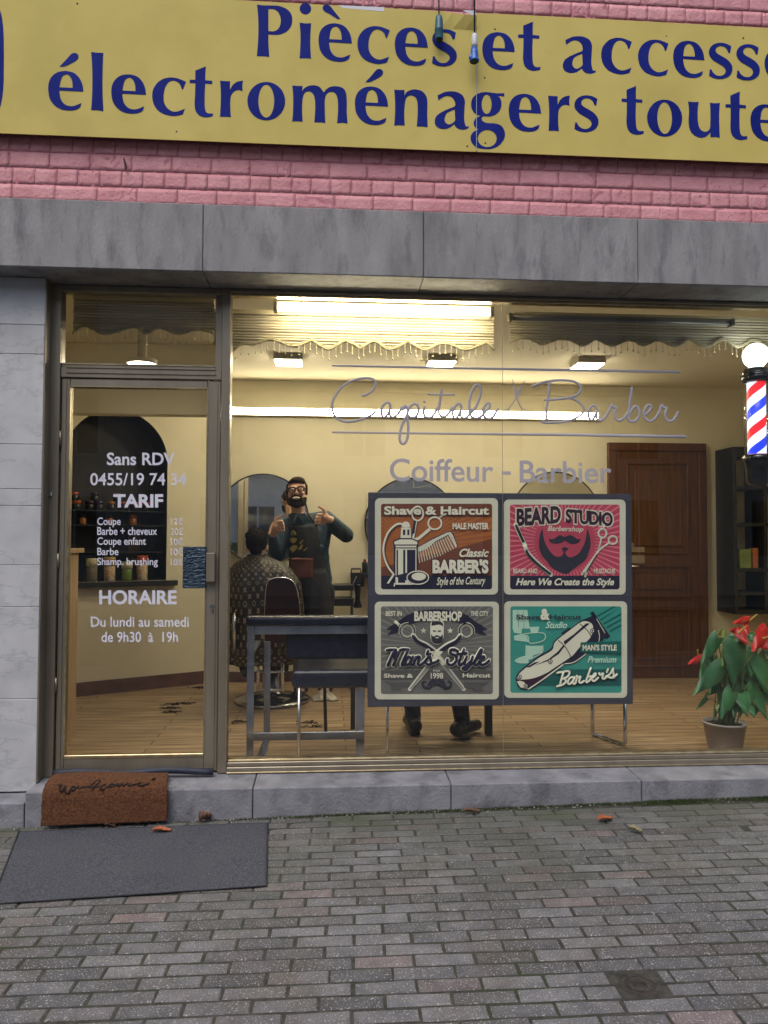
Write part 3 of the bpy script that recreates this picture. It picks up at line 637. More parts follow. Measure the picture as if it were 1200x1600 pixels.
mb = MB(); mb.poly([[P(-52+math.copysign(abs(math.cos(a*PI/24))**.57, math.cos(a*PI/24))*58, 92+math.copysign(abs(math.sin(a*PI/24))**.57, math.sin(a*PI/24))*106, SY-.0045) for a in range(48)]], (0, -1, 0), .003); obj('emblem', mb, M['signblue'], sg)
mb = MB(); mb.box((xs_-.0012, SY-.0085, SB+.004), (xs_+.0012, SY-.0005, P(744, 98, SY).z)); obj('joint_strip', mb, flat('pale_joint', (175, 180, 185), .5), sg)
G = {}
A, Bc, Cc, Dc, Ec, Fc, Gc, Hc = crop(60, 70, 4.615), crop(280, 90, 4.615), crop(390, 0, 4.8), crop(540, 110, 4.615), crop(620, 10, 4.615), crop(780, 110, 4.615), crop(860, 30, 3.529), crop(960, 110, 5)
G['e'] = (A, [[(322,336,1),(150,327,1),(150,345),(158,385),(180,420),(212,438),(250,440),(285,428),(308,419,1),(300,446,1),(280,462),(245,471),(205,471),(160,462),(115,435),(82,390),(70,335),(72,280),(90,235),(125,203),(170,189),(215,190),(260,205),(295,240),(315,285)], [(150,305,1),(245,309,1),(243,270),(232,235),(212,214),(195,212),(175,222),(160,250)]])
G['acute'] = (A, [[(152,155,1),(200,105),(235,66),(262,58),(283,70),(286,90),(268,112),(225,136),(183,155,1)]])
G['l'] = (A, [[(375,52,1),(415,57),(462,58,1),(458,150),(456,265),(458,380),(463,478,1),(420,471),(375,470,1),(381,380),(384,265),(382,150)]])
G['c'] = (A, [[(1063,264,1),(1042,318,1),(1033,318,1),(1020,285),(1000,265),(970,256),(940,266),(915,300),(903,350),(903,400),(918,440),(945,468),(980,480),(1015,474),(1055,458,1),(1040,498,1),(1010,507),(970,511),(920,502),(870,478),(835,435),(820,380),(825,325),(850,280),(890,248),(940,234),(990,237),(1030,250)]])
G['t'] = (Bc, [[(190,64,1),(187,110),(186,163,1),(236,168,1),(236,191,1),(186,188,1),(182,260),(182,350),(190,388),(208,402),(242,402,1),(240,422,1),(210,429),(175,429),(140,415),(117,385),(109,340),(112,270),(115,186,1),(74,183,1),(74,160,1),(114,160,1),(114,94,1)]])
G['r'] = (Bc, [[(292,168,1),(330,171),(364,172,1),(364,235,1),(380,205),(405,182),(430,172),(458,168,1),(453,205),(455,244,1),(430,236),(405,240),(385,255),(371,280),(366,330),(367,385),(371,430,1),(330,428),(292,428,1),(297,340),(298,250)]])
G['o'] = (Bc, [ell(627, 312, 136, 138, 20), ell(627, 312, 57, 118, 20)])
G['m'] = (Bc, [[(813,192,1),(850,195),(888,195,1),(884,232,1),(905,208),(940,193),(975,191),(1010,203),(1035,235),(1041,242,1),(1060,218),(1095,200),(1140,199),(1180,212),(1200,245),(1206,300),(1206,390),(1212,465,1),(1175,460),(1136,463,1),(1142,390),(1142,310),(1132,262),(1110,240),(1080,240),(1058,258),(1048,300),(1048,380),(1051,461,1),(1010,457),(972,458,1),(978,380),(978,310),(970,265),(948,238),(920,236),(900,250),(888,290),(884,370),(888,453,1),(850,449),(813,450,1),(819,380),(820,270)]])
G['P'] = (Cc, [[(53,38,1),(100,43),(160,44),(220,48),(275,70),(308,105),(318,150),(308,200),(275,240),(225,262),(180,265),(139,262,1),(140,340),(146,430,1),(100,425),(52,425,1),(60,330),(64,230),(62,130)], [(139,73,1),(175,73),(205,88),(225,120),(232,160),(222,205),(198,230),(170,238),(139,236,1)]])
G['i'] = (Cc, [[(373,173,1),(415,178),(460,177,1),(455,250),(453,330),(459,442,1),(415,439),(373,440,1),(379,350),(380,260)]])
G['dot'] = (Cc, [ell(417, 68, 43, 43, 16)])
G['grave'] = (Cc, [[(548,62),(560,42),(580,38),(605,52),(640,95),(682,148,1),(655,145,1),(600,110),(560,88)]])
G['s'] = (Fc, [[(706,207,1),(697,256,1),(684,252,1),(672,225),(650,208),(620,205),(597,218),(590,240),(605,262),(640,282),(680,308),(706,340),(714,370),(706,405),(680,432),(640,446),(600,446),(565,437),(541,424,1),(546,376,1),(558,378,1),(572,402),(600,422),(635,422),(658,405),(664,382),(650,358),(615,336),(570,308),(545,275),(541,245),(552,215),(580,192),(620,182),(665,187)]])
G['a'] = (Dc, [[(662,178,1),(668,212,1),(700,190),(730,180),(760,187),(782,210),(790,240),(784,258,1),(740,275),(690,298),(655,325),(642,360),(650,395),(680,415),(715,418),(750,408),(781,384,1),(795,405),(815,418),(850,423),(884,413,1),(886,398,1),(868,400),(858,375),(853,330),(857,260),(858,215),(843,178),(805,155),(760,148),(710,155)], [(786,277,1),(788,330),(787,360),(760,382),(735,385),(715,365),(714,335),(728,305),(760,288)]])
G['n'] = (Dc, [[(350,133,1),(388,136),(423,135,1),(423,175,1),(440,150),(475,134),(515,133),(555,148),(582,185),(588,230),(587,310),(590,402,1),(550,398),(512,398,1),(518,320),(518,240),(508,195),(488,178),(460,175),(436,192),(425,240),(421,310),(425,391,1),(388,388),(350,391,1),(355,310),(356,220)]])
G['g'] = (Dc, [[(1143,165,1),(1143,187,1),(1098,183,1),(1115,205),(1123,240),(1112,285),(1080,318),(1035,332),(1005,330),(985,335),(980,350),(990,368),(1020,380),(1070,382),(1115,395),(1140,425),(1148,460),(1138,500),(1105,540),(1055,564),(1000,566),(945,555),(912,525),(900,490),(910,455),(935,435),(960,424,1),(935,410),(922,385),(930,355),(950,338),(975,328,1),(935,312),(910,280),(904,240),(915,200),(945,172),(990,158),(1030,158),(1060,163),(1100,166,1)], ell(1016, 244, 36, 70, 16), ell(1020, 491, 68, 62, 16)])
G['u'] = (Hc, [[(577,243,1),(615,248),(657,246,1),(650,320),(652,400),(665,450),(690,475),(720,478),(745,455),(750,400),(750,320),(746,253,1),(785,257),(824,255,1),(818,340),(819,430),(823,525,1),(785,520),(750,522,1),(750,484,1),(725,510),(690,525),(650,520),(610,495),(587,455),(580,400),(583,320)]])
GW = {}
for k, (cr_, rings) in G.items():
    W_ = [[P(*cr_(p), SY) for p in smoothc(r, True, 5)] for r in rings]
    GW[k] = ([[(p.x, p.z) for p in r] for r in W_], min(p.x for p in W_[0]), min(p.z for p in W_[0]))
GW['g'] = (GW['g'][0], GW['g'][1], GW['g'][2])
def glyph(mb, k, px, py, also=()):
    q = P(px, py, SY)
    rings, gx, gz_ = GW[k]; dx, dz = q.x-gx, q.z-gz_
    for kk in (k,)+tuple(also): mb.poly([[(x+dx, SY-.0055, z+dz) for x, z in r] for r in GW[kk][0]], (0, -1, 0), .001)
seq1 = [('P', 400.8, 89), ('i', 467.7, 92), ('e', 497.5, 95.8), ('c', 558.3, 99), ('e', 616.7, 102), ('s', 675, 103.6), ('e', 753.5, 108.8), ('t', 809.4, 110.3), ('a', 879, 114.4), ('c', 939, 115.9), ('c', 996.6, 118.7), ('e', 1051.6, 121.2), ('s', 1107.4, 123.5), ('s', 1150.4, 125.5), ('o', 1194.4, 128)]
seq2 = [('e', 75.2, 172), ('l', 141.3, 173.6), ('e', 173.8, 177), ('c', 237.7, 180.7), ('t', 296, 183), ('r', 343.3, 183.2), ('o', 386.4, 187.5), ('m', 456.2, 190.6), ('e', 554.3, 194.7), ('n', 615.8, 197), ('a', 679.1, 201.6), ('g', 735, 232.6), ('e', 794.7, 205.3), ('r', 856.3, 204.9), ('s', 897.2, 206.6), ('t', 971.1, 210.3), ('o', 1010.8, 213), ('u', 1075.4, 215), ('t', 1133.6, 218.4), ('e', 1172.4, 220.4)]
mb = MB()
for i, (k, px, py) in enumerate(seq1):
    q = P(px, py, SY)
    glyph(mb, k, px, py, ('dot',) if k == 'i' else ())
    if i == 2:
        mb.poly([[(x, SY-.0055, z) for x, z in r] for r in GW['grave'][0]], (0, -1, 0), .001)
for i, (k, px, py) in enumerate(seq2): glyph(mb, k, px, py, ('acute',) if i in (0, 8) else ())
obj('lettering', mb, M['signblue'], sg)
# hanging cables with connectors
def px3(px, py, y): return P(px, py, y)
t = thing('power_connector', 'blue-green cable socket hanging from a cable over the yellow sign', 'connector', P(686, 62, -.17))
mb = MB(); q = P(686, 35, -.17); mb.tube([(q.x-.004, -.17, 4.9), (q.x-.002, -.168, 4.4), (q.x, -.17, P(0, 25, -.17).z)], .004, 8); obj('cable', mb, flat('grey_cable', (90, 86, 90)), t)
z0 = P(686, 62, -.17).z; z1 = P(686, 24, -.17).z
mb = MB(); mb.lathe((q.x, -.17, 0), [(.021, z0), (.022, z0+.004), (.023, z0+.05), (.024, z0+.052), (.023, z0+.056), (.021, z0+.1), (.017, z1-.008), (.008, z1)], 20); obj('socket', mb, mat('petrol_plastic', (.015, .09, .14), (.02, .12, .17), 20, .4), t)
mb = MB(); mb.lathe((q.x+.003, -.17, 0), [(.016, z0-.006), (.016, z0+.001)], 16); obj('socket_face', mb, M['darkgap'], t)
t = thing('power_connector', 'white and blue plug hanging from a dark cable over the yellow sign', 'connector', P(741, 97, -.19))
mb = MB(); q = P(741.5, 60, -.19); mb.tube([(q.x+.002, -.185, 4.9), (q.x+.001, -.185, 4.4), (q.x, -.19, P(0, 51, -.19).z)], .0045, 8); obj('cable', mb, flat('dark_cable', (30, 28, 34)), t)
za, zb_, zc = P(741, 97, -.19).z, P(741, 75, -.19).z, P(741, 52, -.19).z
mb = MB(); mb.lathe((q.x, -.19, 0), [(.016, zb_), (.0175, zb_+.02), (.017, zc-.02), (.013, zc-.006), (.006, zc)], 20); obj('plug_grip', mb, flat('plug_white', (195, 200, 205), .4), t)
mb = MB(); mb.lathe((q.x-.002, -.19, 0), [(.024, za+.002), (.027, za+.006), (.026, za+.012), (.022, za+.018), (.021, za+.05), (.017, zb_)], 20); mb.caps((q.x-.024, -.195, za+.02), .009, (q.x-.012, -.195, za+.05), .008); obj('plug_body', mb, mat('plug_blue', (.01, .1, .42), (.015, .13, .5), 20, .35), t)
mb = MB(); mb.lathe((q.x-.002, -.19, 0), [(.021, za-.001), (.021, za+.003)], 18); obj('plug_face', mb, M['darkgap'], t)
# nail in the brick wall
t = MB(); q = P(197, 262, -.075); t.tube([q+Vector((-.012, 0, .05)), q+Vector((-.003, -.012, .02)), q, q+Vector((.001, -.014, -.015))], [.004, .005, .006, .004], 8); tag(obj('wall_hook', t, mat('rust', (.05, .015, .012), (.09, .03, .02), 30, .8)), 'small rusty hook sticking out of the pink brick wall', 'hook')
# =================================================================== POSTER BOARD
BY = .012
bt = thing('poster_board', 'slate grey board with four retro barber posters standing behind the window', 'poster board', (1, BY, .34))
mb = MB(); bx0, bx1 = X(575, BY, 900), X(987.5, BY, 900); bz0, bz1 = Zz(1102.5, BY, 780), Zz(770.5, BY, 780)
mb.box((bx0, BY, bz0), (bx1, BY+.018, bz1), .002); obj('panel', mb, M['board'], bt)
pc = {n: mat('print_'+n, lin(tuple(min(255, int(v*1.1)) for v in c)), lin(tuple(min(255, int(v*1.16)) for v in c)), 5, .5) for n, c in dict(cream=(196, 194, 172), brown=(104, 58, 38), orange=(158, 94, 46), orange2=(140, 80, 40), navy=(30, 30, 50), rose=(168, 62, 80), rose2=(205, 112, 124), dark=(48, 22, 40), ink=(40, 40, 50), grey=(98, 97, 92), grey2=(120, 119, 112), grey3=(78, 77, 74), teal=(52, 136, 122), teal2=(16, 84, 78), pale=(168, 200, 178)).items()}
PCN = list(pc)
class Poster:
    def __init__(s, cr_, outer, inner, bgc):
        s.cr = cr_; s.k = 0; s.mb = MB(); s.y = BY-.0035
        s.col('cream'); x0, y0, x1, y1 = outer; q = [cr_(p) for p in roundrect(x0, y0, x1, y1, 42)]
        s.mb.poly([[P(a, b_, BY-.0035) for a, b_ in q]], (0, -1, 0), .003)
        s.inner = inner; s.next(); s.col(bgc); x0, y0, x1, y1 = inner; s.mb.poly([[P(*cr_(p), s.y) for p in roundrect(x0, y0, x1, y1, 22)]])
        s.lay = MB(); s.lets = []
    def next(s): s.k += 1; s.y = BY-.0035-.00022*s.k
    def col(s, c): s.mb.mi = PCN.index(c); s.c = c
    def pg(s, c, *rings, sm=False):
        s.next(); s.lay.mi = PCN.index(c)
        s.lay.poly([[P(*s.cr(p), s.y) for p in (smoothc(r, True, 5) if sm else r)] for r in rings])
    def stk(s, c, pts, w_, closed=False):
        s.next(); s.lay.mi = PCN.index(c); n0 = len(s.lay.bm.verts); stroke(s.lay, pts, w_/5.4545 if not isinstance(w_, tuple) else tuple(v/5.4545 for v in w_), s.cr, s.y, closed, 4, .0001)
        s.lay.bm.verts.ensure_lookup_table()
        for v in s.lay.bm.verts[n0:]: v.co.y = s.y+(v.co.y-s.y)*.06
    def tx(s, c, t_, x0, x1, base, top, bold=.02, slope=0, outline_=None, oc='cream', **k):
        s.let = MB(); s.lets.append(s.let); a, b_, tp = s.cr((x0, base)), s.cr((x1, base+slope)), s.cr((x0, top))[1]
        if outline_:
            s.next(); s.let.mi = PCN.index(oc); m = outline_; 
            a2, b2 = s.cr((x0-m, base+m)), s.cr((x1+m, base+slope+m)); text(s.let, t_, a2, b2, s.cr((x0, top-m))[1], s.y, bold+.06, **k)
        s.next(); s.let.mi = PCN.index(c); text(s.let, t_, a, b_, tp, s.y, bold, **k)
    def rays(s, c, cx, cy, n, a0, a1, clip, w_=.4, rmin=0):
        x0, y0, x1, y1 = clip; s.next(); s.lay.mi = PCN.index(c)
        def hit(a):
            dx, dy = math.cos(a), math.sin(a); ts = []
            if dx > 1e-6: ts.append((x1-cx)/dx)
            if dx < -1e-6: ts.append((x0-cx)/dx)
            if dy > 1e-6: ts.append((y1-cy)/dy)
            if dy < -1e-6: ts.append((y0-cy)/dy)
            return min(ts)
        for i in range(n):
            a = R(a0+(a1-a0)*i/n); b_ = R(a0+(a1-a0)*(i+w_)/n); ta, tb = hit(a), hit(b_)
            if min(ta, tb) <= rmin: continue
            q = [(cx+math.cos(a)*rmin, cy+math.sin(a)*rmin), (cx+math.cos(a)*ta, cy+math.sin(a)*ta), (cx+math.cos(b_)*tb, cy+math.sin(b_)*tb), (cx+math.cos(b_)*rmin, cy+math.sin(b_)*rmin)]
            if rmin == 0: q = q[:3]
            s.lay.poly([[P(*s.cr(p), s.y) for p in q]])
    def build(s, lb):
        ms = [pc[n] for n in PCN]
        o = obj('poster', s.mb, ms, bt, recalc=False); o['label'] = lb
        obj('printed_picture', s.lay, ms, o, recalc=False)
        for m_ in s.lets: obj('lettering', m_, ms, o, recalc=False)
# poster A ---------------------------------------------------------
p = Poster(crop(570, 760, 5.4545), (87, 100, 1135, 922), (138, 148, 1085, 877), 'brown')
p.pg('orange', [(138, 262), (1085, 262), (1085, 445), (620, 570), (138, 690)]); p.rays('orange2', 420, 500, 46, 150, 372, (138, 262, 1085, 560), .45, 90)
p.pg('brown', [(1085, 447), (1085, 762), (138, 762), (138, 692), (620, 572)]); p.pg('navy', [(140, 760), (1083, 760), (1083, 860), (1068, 875), (155, 875), (140, 860)])
p.pg('navy', [(430,528),(560,450),(700,385),(735,380),(755,400),(795,510),(780,525),(740,450),(715,418),(600,480),(520,545),(445,570)], sm=False)
p.pg('cream', [(436,530),(565,458),(700,393),(732,388),(748,408),(786,508),(778,514),(735,430),(710,412),(600,470),(520,540),(445,560)])
for i in range(15):
    x = 450+i*19; y = 552-i*9.5; L_ = 125-abs(i-8)*2; p.pg('cream', [(x, y), (x+7, y-4), (x+22+i*3.2, y+L_-12), (x+15+i*3.2, y+L_-8)])
p.stk('cream', ell(450, 232, 48, 60, 18), 15, True); p.stk('cream', ell(597, 315, 56, 52, 18), 15, True); p.stk('cream', [(640, 262), (690, 234)], 13)
p.pg('navy', [(420, 290), (448, 296), (432, 400), (425, 465), (388, 465)]); p.pg('cream', [(428, 292), (446, 296), (428, 400), (420, 455), (398, 455), (418, 380)]); p.pg('cream', [(548, 352), (562, 372), (470, 450), (430, 468), (400, 455), (455, 430)])
p.stk('cream', [(325,322),(270,325),(205,385),(165,480),(160,570),(190,670),(250,750),(350,800)], 17); p.stk('navy', [(322,336),(275,342),(222,392),(180,480),(175,570),(205,660),(262,738),(350,788)], 5)
p.pg('navy', [(240, 465), (300, 440), (400, 440), (460, 465), (452, 510), (452, 845), (248, 845), (248, 510)]); p.pg('cream', [(250, 472), (300, 452), (400, 452), (448, 472), (446, 495), (254, 495)]); p.pg('cream', [(262, 505), (440, 505), (440, 715), (262, 760)])
p.pg('navy', [(360, 540), (432, 540), (432, 720), (360, 760)]); p.pg('navy', [(327, 540), (345, 540), (345, 770), (327, 770)]); p.pg('navy', [(270, 540), (283, 540), (283, 770), (270, 770)]); p.pg('navy', [(262, 520), (440, 520), (440, 528), (262, 528)])
p.pg('cream', [(262, 770), (350, 800), (430, 812), (440, 838), (262, 838)]); p.pg('navy', [(283, 770), (345, 795), (345, 822), (283, 822)])
p.pg('cream', [(310, 350), (390, 350), (396, 440), (304, 440)]); p.pg('navy', [(325, 368), (345, 368), (345, 415), (325, 415)]); p.pg('navy', [(362, 368), (380, 368), (380, 415), (362, 415)])
p.pg('cream', [(318, 345), (320, 318), (335, 302), (365, 302), (380, 318), (382, 345)], sm=True)
p.pg('navy', ell(452, 778, 98, 62, 24)); p.stk('cream', ell(452, 778, 92, 56, 22), 9, True); p.pg('cream', ell(460, 768, 62, 34, 20))
p.pg('cream', [(245, 735), (255, 750), (205, 830), (188, 825)]); p.pg('cream', [(250, 820), (262, 826), (255, 855), (244, 852)])
p.tx('cream', 'Shave & Haircut', 165, 1058, 242, 168, .035); p.tx('cream', 'MALE MASTER', 748, 1057, 366, 310, .04); p.tx('cream', 'Classic', 805, 1058, 602, 530, .03, shear=.35)
p.tx('cream', "BARBER'S", 577, 1055, 742, 620, .055, outline_=7, oc='dark'); p.tx('cream', 'Style of the Century', 612, 1030, 862, 775, .015, shear=.35, slope=-8)
p.build('brown and orange poster with spray bottle, comb and scissors')
# poster B ---------------------------------------------------------
p = Poster(crop(780, 760, 5.4545), (40, 112, 1078, 922), (92, 155, 1027, 878), 'rose')
p.rays('rose2', 560, 470, 64, 0, 360, (94, 157, 1025, 760), .28, 260); p.pg('navy', [(94, 762), (1025, 762), (1025, 860), (1010, 876), (110, 876), (94, 860)])
p.tx('dark', 'BEARD', 148, 525, 340, 190, .045, outline_=11, slope=-28); p.tx('dark', 'STUDIO', 566, 968, 312, 190, .045, outline_=11, slope=32)
p.tx('cream', 'Barbershop', 410, 718, 392, 335, .02, shear=.35, slope=8)
p.pg('ink', [(368,358,1),(352,400),(340,470),(345,540),(375,600),(410,640),(450,690),(520,732),(580,745),(620,715),(680,670),(735,625),(760,570),(778,500),(775,440),(762,390),(750,358,1),(740,430),(725,490),(690,555),(650,590),(600,605),(570,580),(562,555),(585,540),(588,528),(560,518),(535,528),(540,545),(548,560),(540,585),(510,600),(470,590),(435,555),(405,510),(382,450)], sm=True)
p.pg('ink', [(420,445,1),(455,450),(490,430),(520,415),(558,430),(600,415),(640,430),(665,450),(698,445,1),(675,478),(630,488),(590,480),(560,462),(530,480),(480,488),(440,478)], sm=True)
p.stk('cream', [(140,325),(180,420),(215,490)], 38); p.stk('ink', [(145,335),(185,425),(212,482)], 24); p.stk('cream', [(215,495),(245,570),(330,660),(440,752)], 40); p.stk('ink', [(218,510),(248,580),(330,665),(432,745)], 24); p.stk('cream', [(205,505),(222,545)], 16)
p.stk('cream', ell(880, 400, 34, 38, 16), 17, True); p.stk('cream', ell(968, 458, 36, 34, 16), 17, True); p.stk('cream', [(870,440),(858,500),(840,560),(780,650),(735,765)], (14, 22)); p.stk('cream', [(935,482),(890,515),(850,545),(800,620),(708,748)], (14, 24)); p.stk('ink', [(835,580),(790,650),(745,735)], 9); p.stk('ink', [(862,500),(848,540)], 4); p.stk('cream', [(890,360),(895,330)], 14)
p.tx('cream', 'BEARD AND', 120, 325, 740, 700, .02); p.tx('cream', 'MUSTACHE', 808, 988, 742, 700, .02); p.tx('cream', 'Here We Create the Style', 142, 980, 862, 782, .03, shear=.3)
p.build('rose red poster with a dark beard between razor and scissors')
# poster C ---------------------------------------------------------
p = Poster(crop(570, 930, 5.4545), (85, 55, 1143, 888), (137, 95, 1092, 843), 'grey')
p.rays('grey2', 614, 430, 60, 0, 360, (139, 97, 1090, 640), .3, 130); p.pg('grey3', [(139, 640), (1090, 640), (1090, 722), (139, 722)])
for sx in (1, -1):
    mx_ = lambda x: 614+sx*(x-614)
    p.pg('grey3', [(mx_(160), 735), (mx_(230), 745), (mx_(390), 740), (mx_(380), 790), (mx_(310), 795), (mx_(305), 815), (mx_(225), 815), (mx_(220), 770)])
    p.pg('navy', [(mx_(400), 160), (mx_(350), 175), (mx_(285), 225), (mx_(240), 250), (mx_(182), 292), (mx_(225), 300), (mx_(188), 345), (mx_(280), 320), (mx_(300), 280), (mx_(360), 230), (mx_(420), 215)])
    p.stk('cream', ell(mx_(362), 305, 62, 62, 18), 22, True); p.stk('navy', ell(mx_(362), 305, 62, 62, 18), 12, True); p.stk('cream', ell(mx_(362), 305, 44, 44, 16), 5, True)
    p.stk('cream', [(mx_(412),345),(mx_(450),390),(mx_(530),430),(mx_(620),500)], 46); p.stk('navy', [(mx_(414),352),(mx_(452),396),(mx_(530),436),(mx_(620),506)], 30)
    p.pg('cream', [(mx_(560), 480), (mx_(612), 470), (mx_(680), 560), (mx_(862), 800), (mx_(850), 818), (mx_(830), 812)]); p.pg('grey2', [(mx_(690), 590), (mx_(848), 800), (mx_(830), 800), (mx_(660), 600)])
    p.pg('grey3', [(mx_(640), 590), (mx_(650), 600), (mx_(835), 810), (mx_(828), 808)])
    p.pg('cream', [(mx_(500)+28*math.cos(R(-90+36*i))*(1 if i % 2 == 0 else .42), 303+28*math.sin(R(-90+36*i))*(1 if i % 2 == 0 else .42)) for i in range(10)])
    p.stk('ink', [(mx_(614),735),(mx_(590),728),(mx_(560),745),(mx_(540),785),(mx_(505),780),(mx_(492),750),(mx_(508),734),(mx_(522),742)], (40, 10)); p.stk('ink', [(mx_(612),750),(mx_(580),765),(mx_(545),792)], (30, 20))
p.stk('cream', [(262, 228), (300, 262)], 26); p.stk('navy', [(264, 230), (298, 260)], 14)
p.pg('navy', [(352,175,1),(440,140),(540,124),(614,120),(690,124),(800,142),(882,175,1),(858,245,1),(780,222),(690,210),(614,208),(540,210),(450,222),(378,245,1)], sm=True)
p.tx('cream', 'BARBERSHOP', 422, 828, 222, 136, .045, arch=-.0)
p.pg('cream', [(570,225),(665,225),(672,300),(668,370),(640,415),(590,415),(562,370),(558,300)], sm=True); p.pg('ink', [(568,262,1),(572,228),(600,220),(640,222),(664,240),(668,268,1),(640,252),(600,256)], sm=True)
p.pg('ink', [(566,330,1),(585,352),(615,340),(645,352),(664,330,1),(664,380),(640,412),(592,412),(568,380)], sm=True); p.pg('ink', [(578,300),(606,300),(606,312),(582,312)]); p.pg('ink', [(622,300),(650,300),(648,312),(622,312)]); p.pg('cream', [(600,358),(632,358),(626,366),(606,366)])
p.tx('cream', 'BEST IN', 178, 315, 178, 135, .03); p.tx('cream', 'THE CITY', 902, 1055, 178, 135, .03); p.tx('cream', 'From', 585, 640, 652, 634, .01); p.tx('cream', '1998', 562, 668, 712, 662, .02)
p.tx('cream', 'Shave &', 162, 412, 704, 668, .025); p.tx('cream', 'Haircut', 834, 1072, 702, 664, .025)
Mc = crop(590, 1000, 6.316)
man = [[(92,102),(125,96),(168,97)],[(168,97),(100,252)],[(222,100),(155,250)],[(168,97),(180,100),(160,180),(222,100)],[(222,100),(250,92),(302,95)],[(302,95),(240,238),(262,246)],
 [(330,180),(305,165),(278,205),(282,240),(308,238),(342,180)],[(348,165),(325,232),(350,246)],[(378,168),(352,246)],[(362,205),(398,165),(415,175),(398,235),(425,246),(478,200)],[(498,108),(488,140)],[(478,200),(520,135)],[(512,150),(522,190),(530,225),(508,245),(482,232)],[(530,230),(580,215),(600,200)],
 [(790,112),(760,95),(722,98),(722,135),(770,152),(778,200),(735,245),(690,232),(690,195)],[(852,95),(802,225),(818,246),(858,215)],[(790,138),(875,130)],[(880,165),(858,225),(878,246),(912,215)],[(938,165),(905,255),(868,292),(838,280),(870,262),(950,225)],[(950,225),(1005,120),(1028,92),(1010,150),(955,215),(965,246),(1000,232)],[(1000,218),(1050,178),(1040,160),(1012,190),(1018,238),(1055,240),(1100,205)]]
oc = p.cr; p.cr = Mc; sc_ = 5.4545/6.316
for s_ in man: p.k += 0; p.stk('cream', s_, 47*sc_)
for s_ in man: p.stk('navy', s_, 27*sc_)
p.cr = oc
p.build('grey poster with crossed open scissors and a bearded head')
# poster D ---------------------------------------------------------
p = Poster(crop(780, 930, 5.4545), (43, 52, 1090, 875), (95, 95, 1043, 832), 'teal')
for i in range(5): x = 830+i*27; y = 175+i*32; p.pg('teal2', [(x, y), (x+10, y+12), (1041, y+12-(1041-x-10)*.56), (1041, y-(1041-x)*.56)] if i > 1 else [(x, y), (x+10, y+12), (min(1041, x+10+(y+12-97)/.56), 97 if i == 0 else 97), (min(1041, x+(y-97)/.56), 97)])
p.pg('pale', [(115,125),(240,125),(258,270),(260,285),(115,285)]); p.stk('teal', [(160,130),(165,280)], 4); p.stk('teal', [(205,130),(212,280)], 4); p.pg('pale', [(112,270),(195,270),(190,330),(125,320)]); p.pg('pale', [(258,270),(345,268),(330,315),(270,318)])
p.stk('pale', [(130,350),(240,345),(262,410),(380,385),(380,325),(250,325),(130,350)], 9); p.pg('pale', [(125,350),(235,345),(250,400),(130,385)]); p.stk('pale', [(230,430),(240,500),(262,540),(365,490),(370,430)], 9)
p.pg('pale', [(225,430),(262,430),(290,540),(220,560)]); p.pg('pale', [(262,432),(368,430),(368,488),(275,520)]); p.pg('pale', [(135,550),(230,515),(250,560),(240,580),(160,578)], sm=True)
p.pg('teal2', [(350, 632), (1041, 632), (1041, 768), (300, 768)])
N_ = 'navy'
p.pg(N_, [(775,150),(800,138),(948,350),(920,372),(900,365),(860,400),(700,215),(795,175)]); p.stk('cream', [(830,200),(900,320)], (4, 12)); p.pg(N_, [(530,320),(600,275),(620,285),(540,345)])
p.pg(N_, [(140,700,1),(180,640),(320,530),(440,455),(470,390),(600,290),(690,222),(740,212),(800,235),(850,310),(860,380),(800,450),(740,500),(690,545),(640,580),(560,590),(500,640),(420,690),(330,770),(230,808),(160,780)], sm=True)
p.pg('cream', [(152,700),(190,650),(330,540),(450,468),(478,398),(600,300),(690,234),(740,222),(790,245),(800,300),(770,370),(690,440),(630,510),(560,560),(470,620),(400,665),(300,705),(200,722),(160,718)], sm=True)
p.pg(N_, [(548,395),(640,330),(740,240),(775,240),(650,345),(560,425)]); p.pg(N_, [(550,420),(560,432),(510,500),(420,560),(330,590),(300,600),(420,545),(500,480)]); p.pg(N_, [(230,615),(300,572),(345,566),(260,615)]); p.stk(N_, [(505,385),(570,450),(625,555)], 7); p.stk(N_, [(690,245),(760,310),(800,390)], 7)
p.pg('cream', [(150,735),(195,722),(245,775),(240,800),(180,785)]); p.stk('cream', [(250,800),(340,740),(545,592)], 12); p.stk('cream', [(560,585),(640,570),(740,500)], 8); p.stk('cream', [(845,300),(855,350),(848,400)], 7); p.pg('dark', [(165,722),(300,712),(430,660),(530,590),(420,672),(330,740),(240,775),(215,742)])
for x, y in ((795, 303), (436, 563), (172, 695), (227, 773)): p.pg(N_, ell(x, y, 20, 20, 14)); p.pg('cream', ell(x, y, 14, 14, 12)); p.pg(N_, ell(x, y, 8, 8, 10))
p.pg('teal2', [(695, 402), (1041, 392), (1041, 500), (690, 488)])
p.tx('cream', '&', 352, 432, 212, 115, .05); p.tx('ink', 'Shave', 145, 352, 206, 165, .025); p.tx('ink', 'Haircut', 430, 700, 206, 165, .025); p.tx('pale', 'Studio', 395, 580, 282, 225, .02, shear=.35); p.tx('cream', "MAN'S STYLE", 710, 1002, 473, 420, .045); p.tx('pale', 'Premium', 752, 1000, 576, 520, .02, shear=.35)
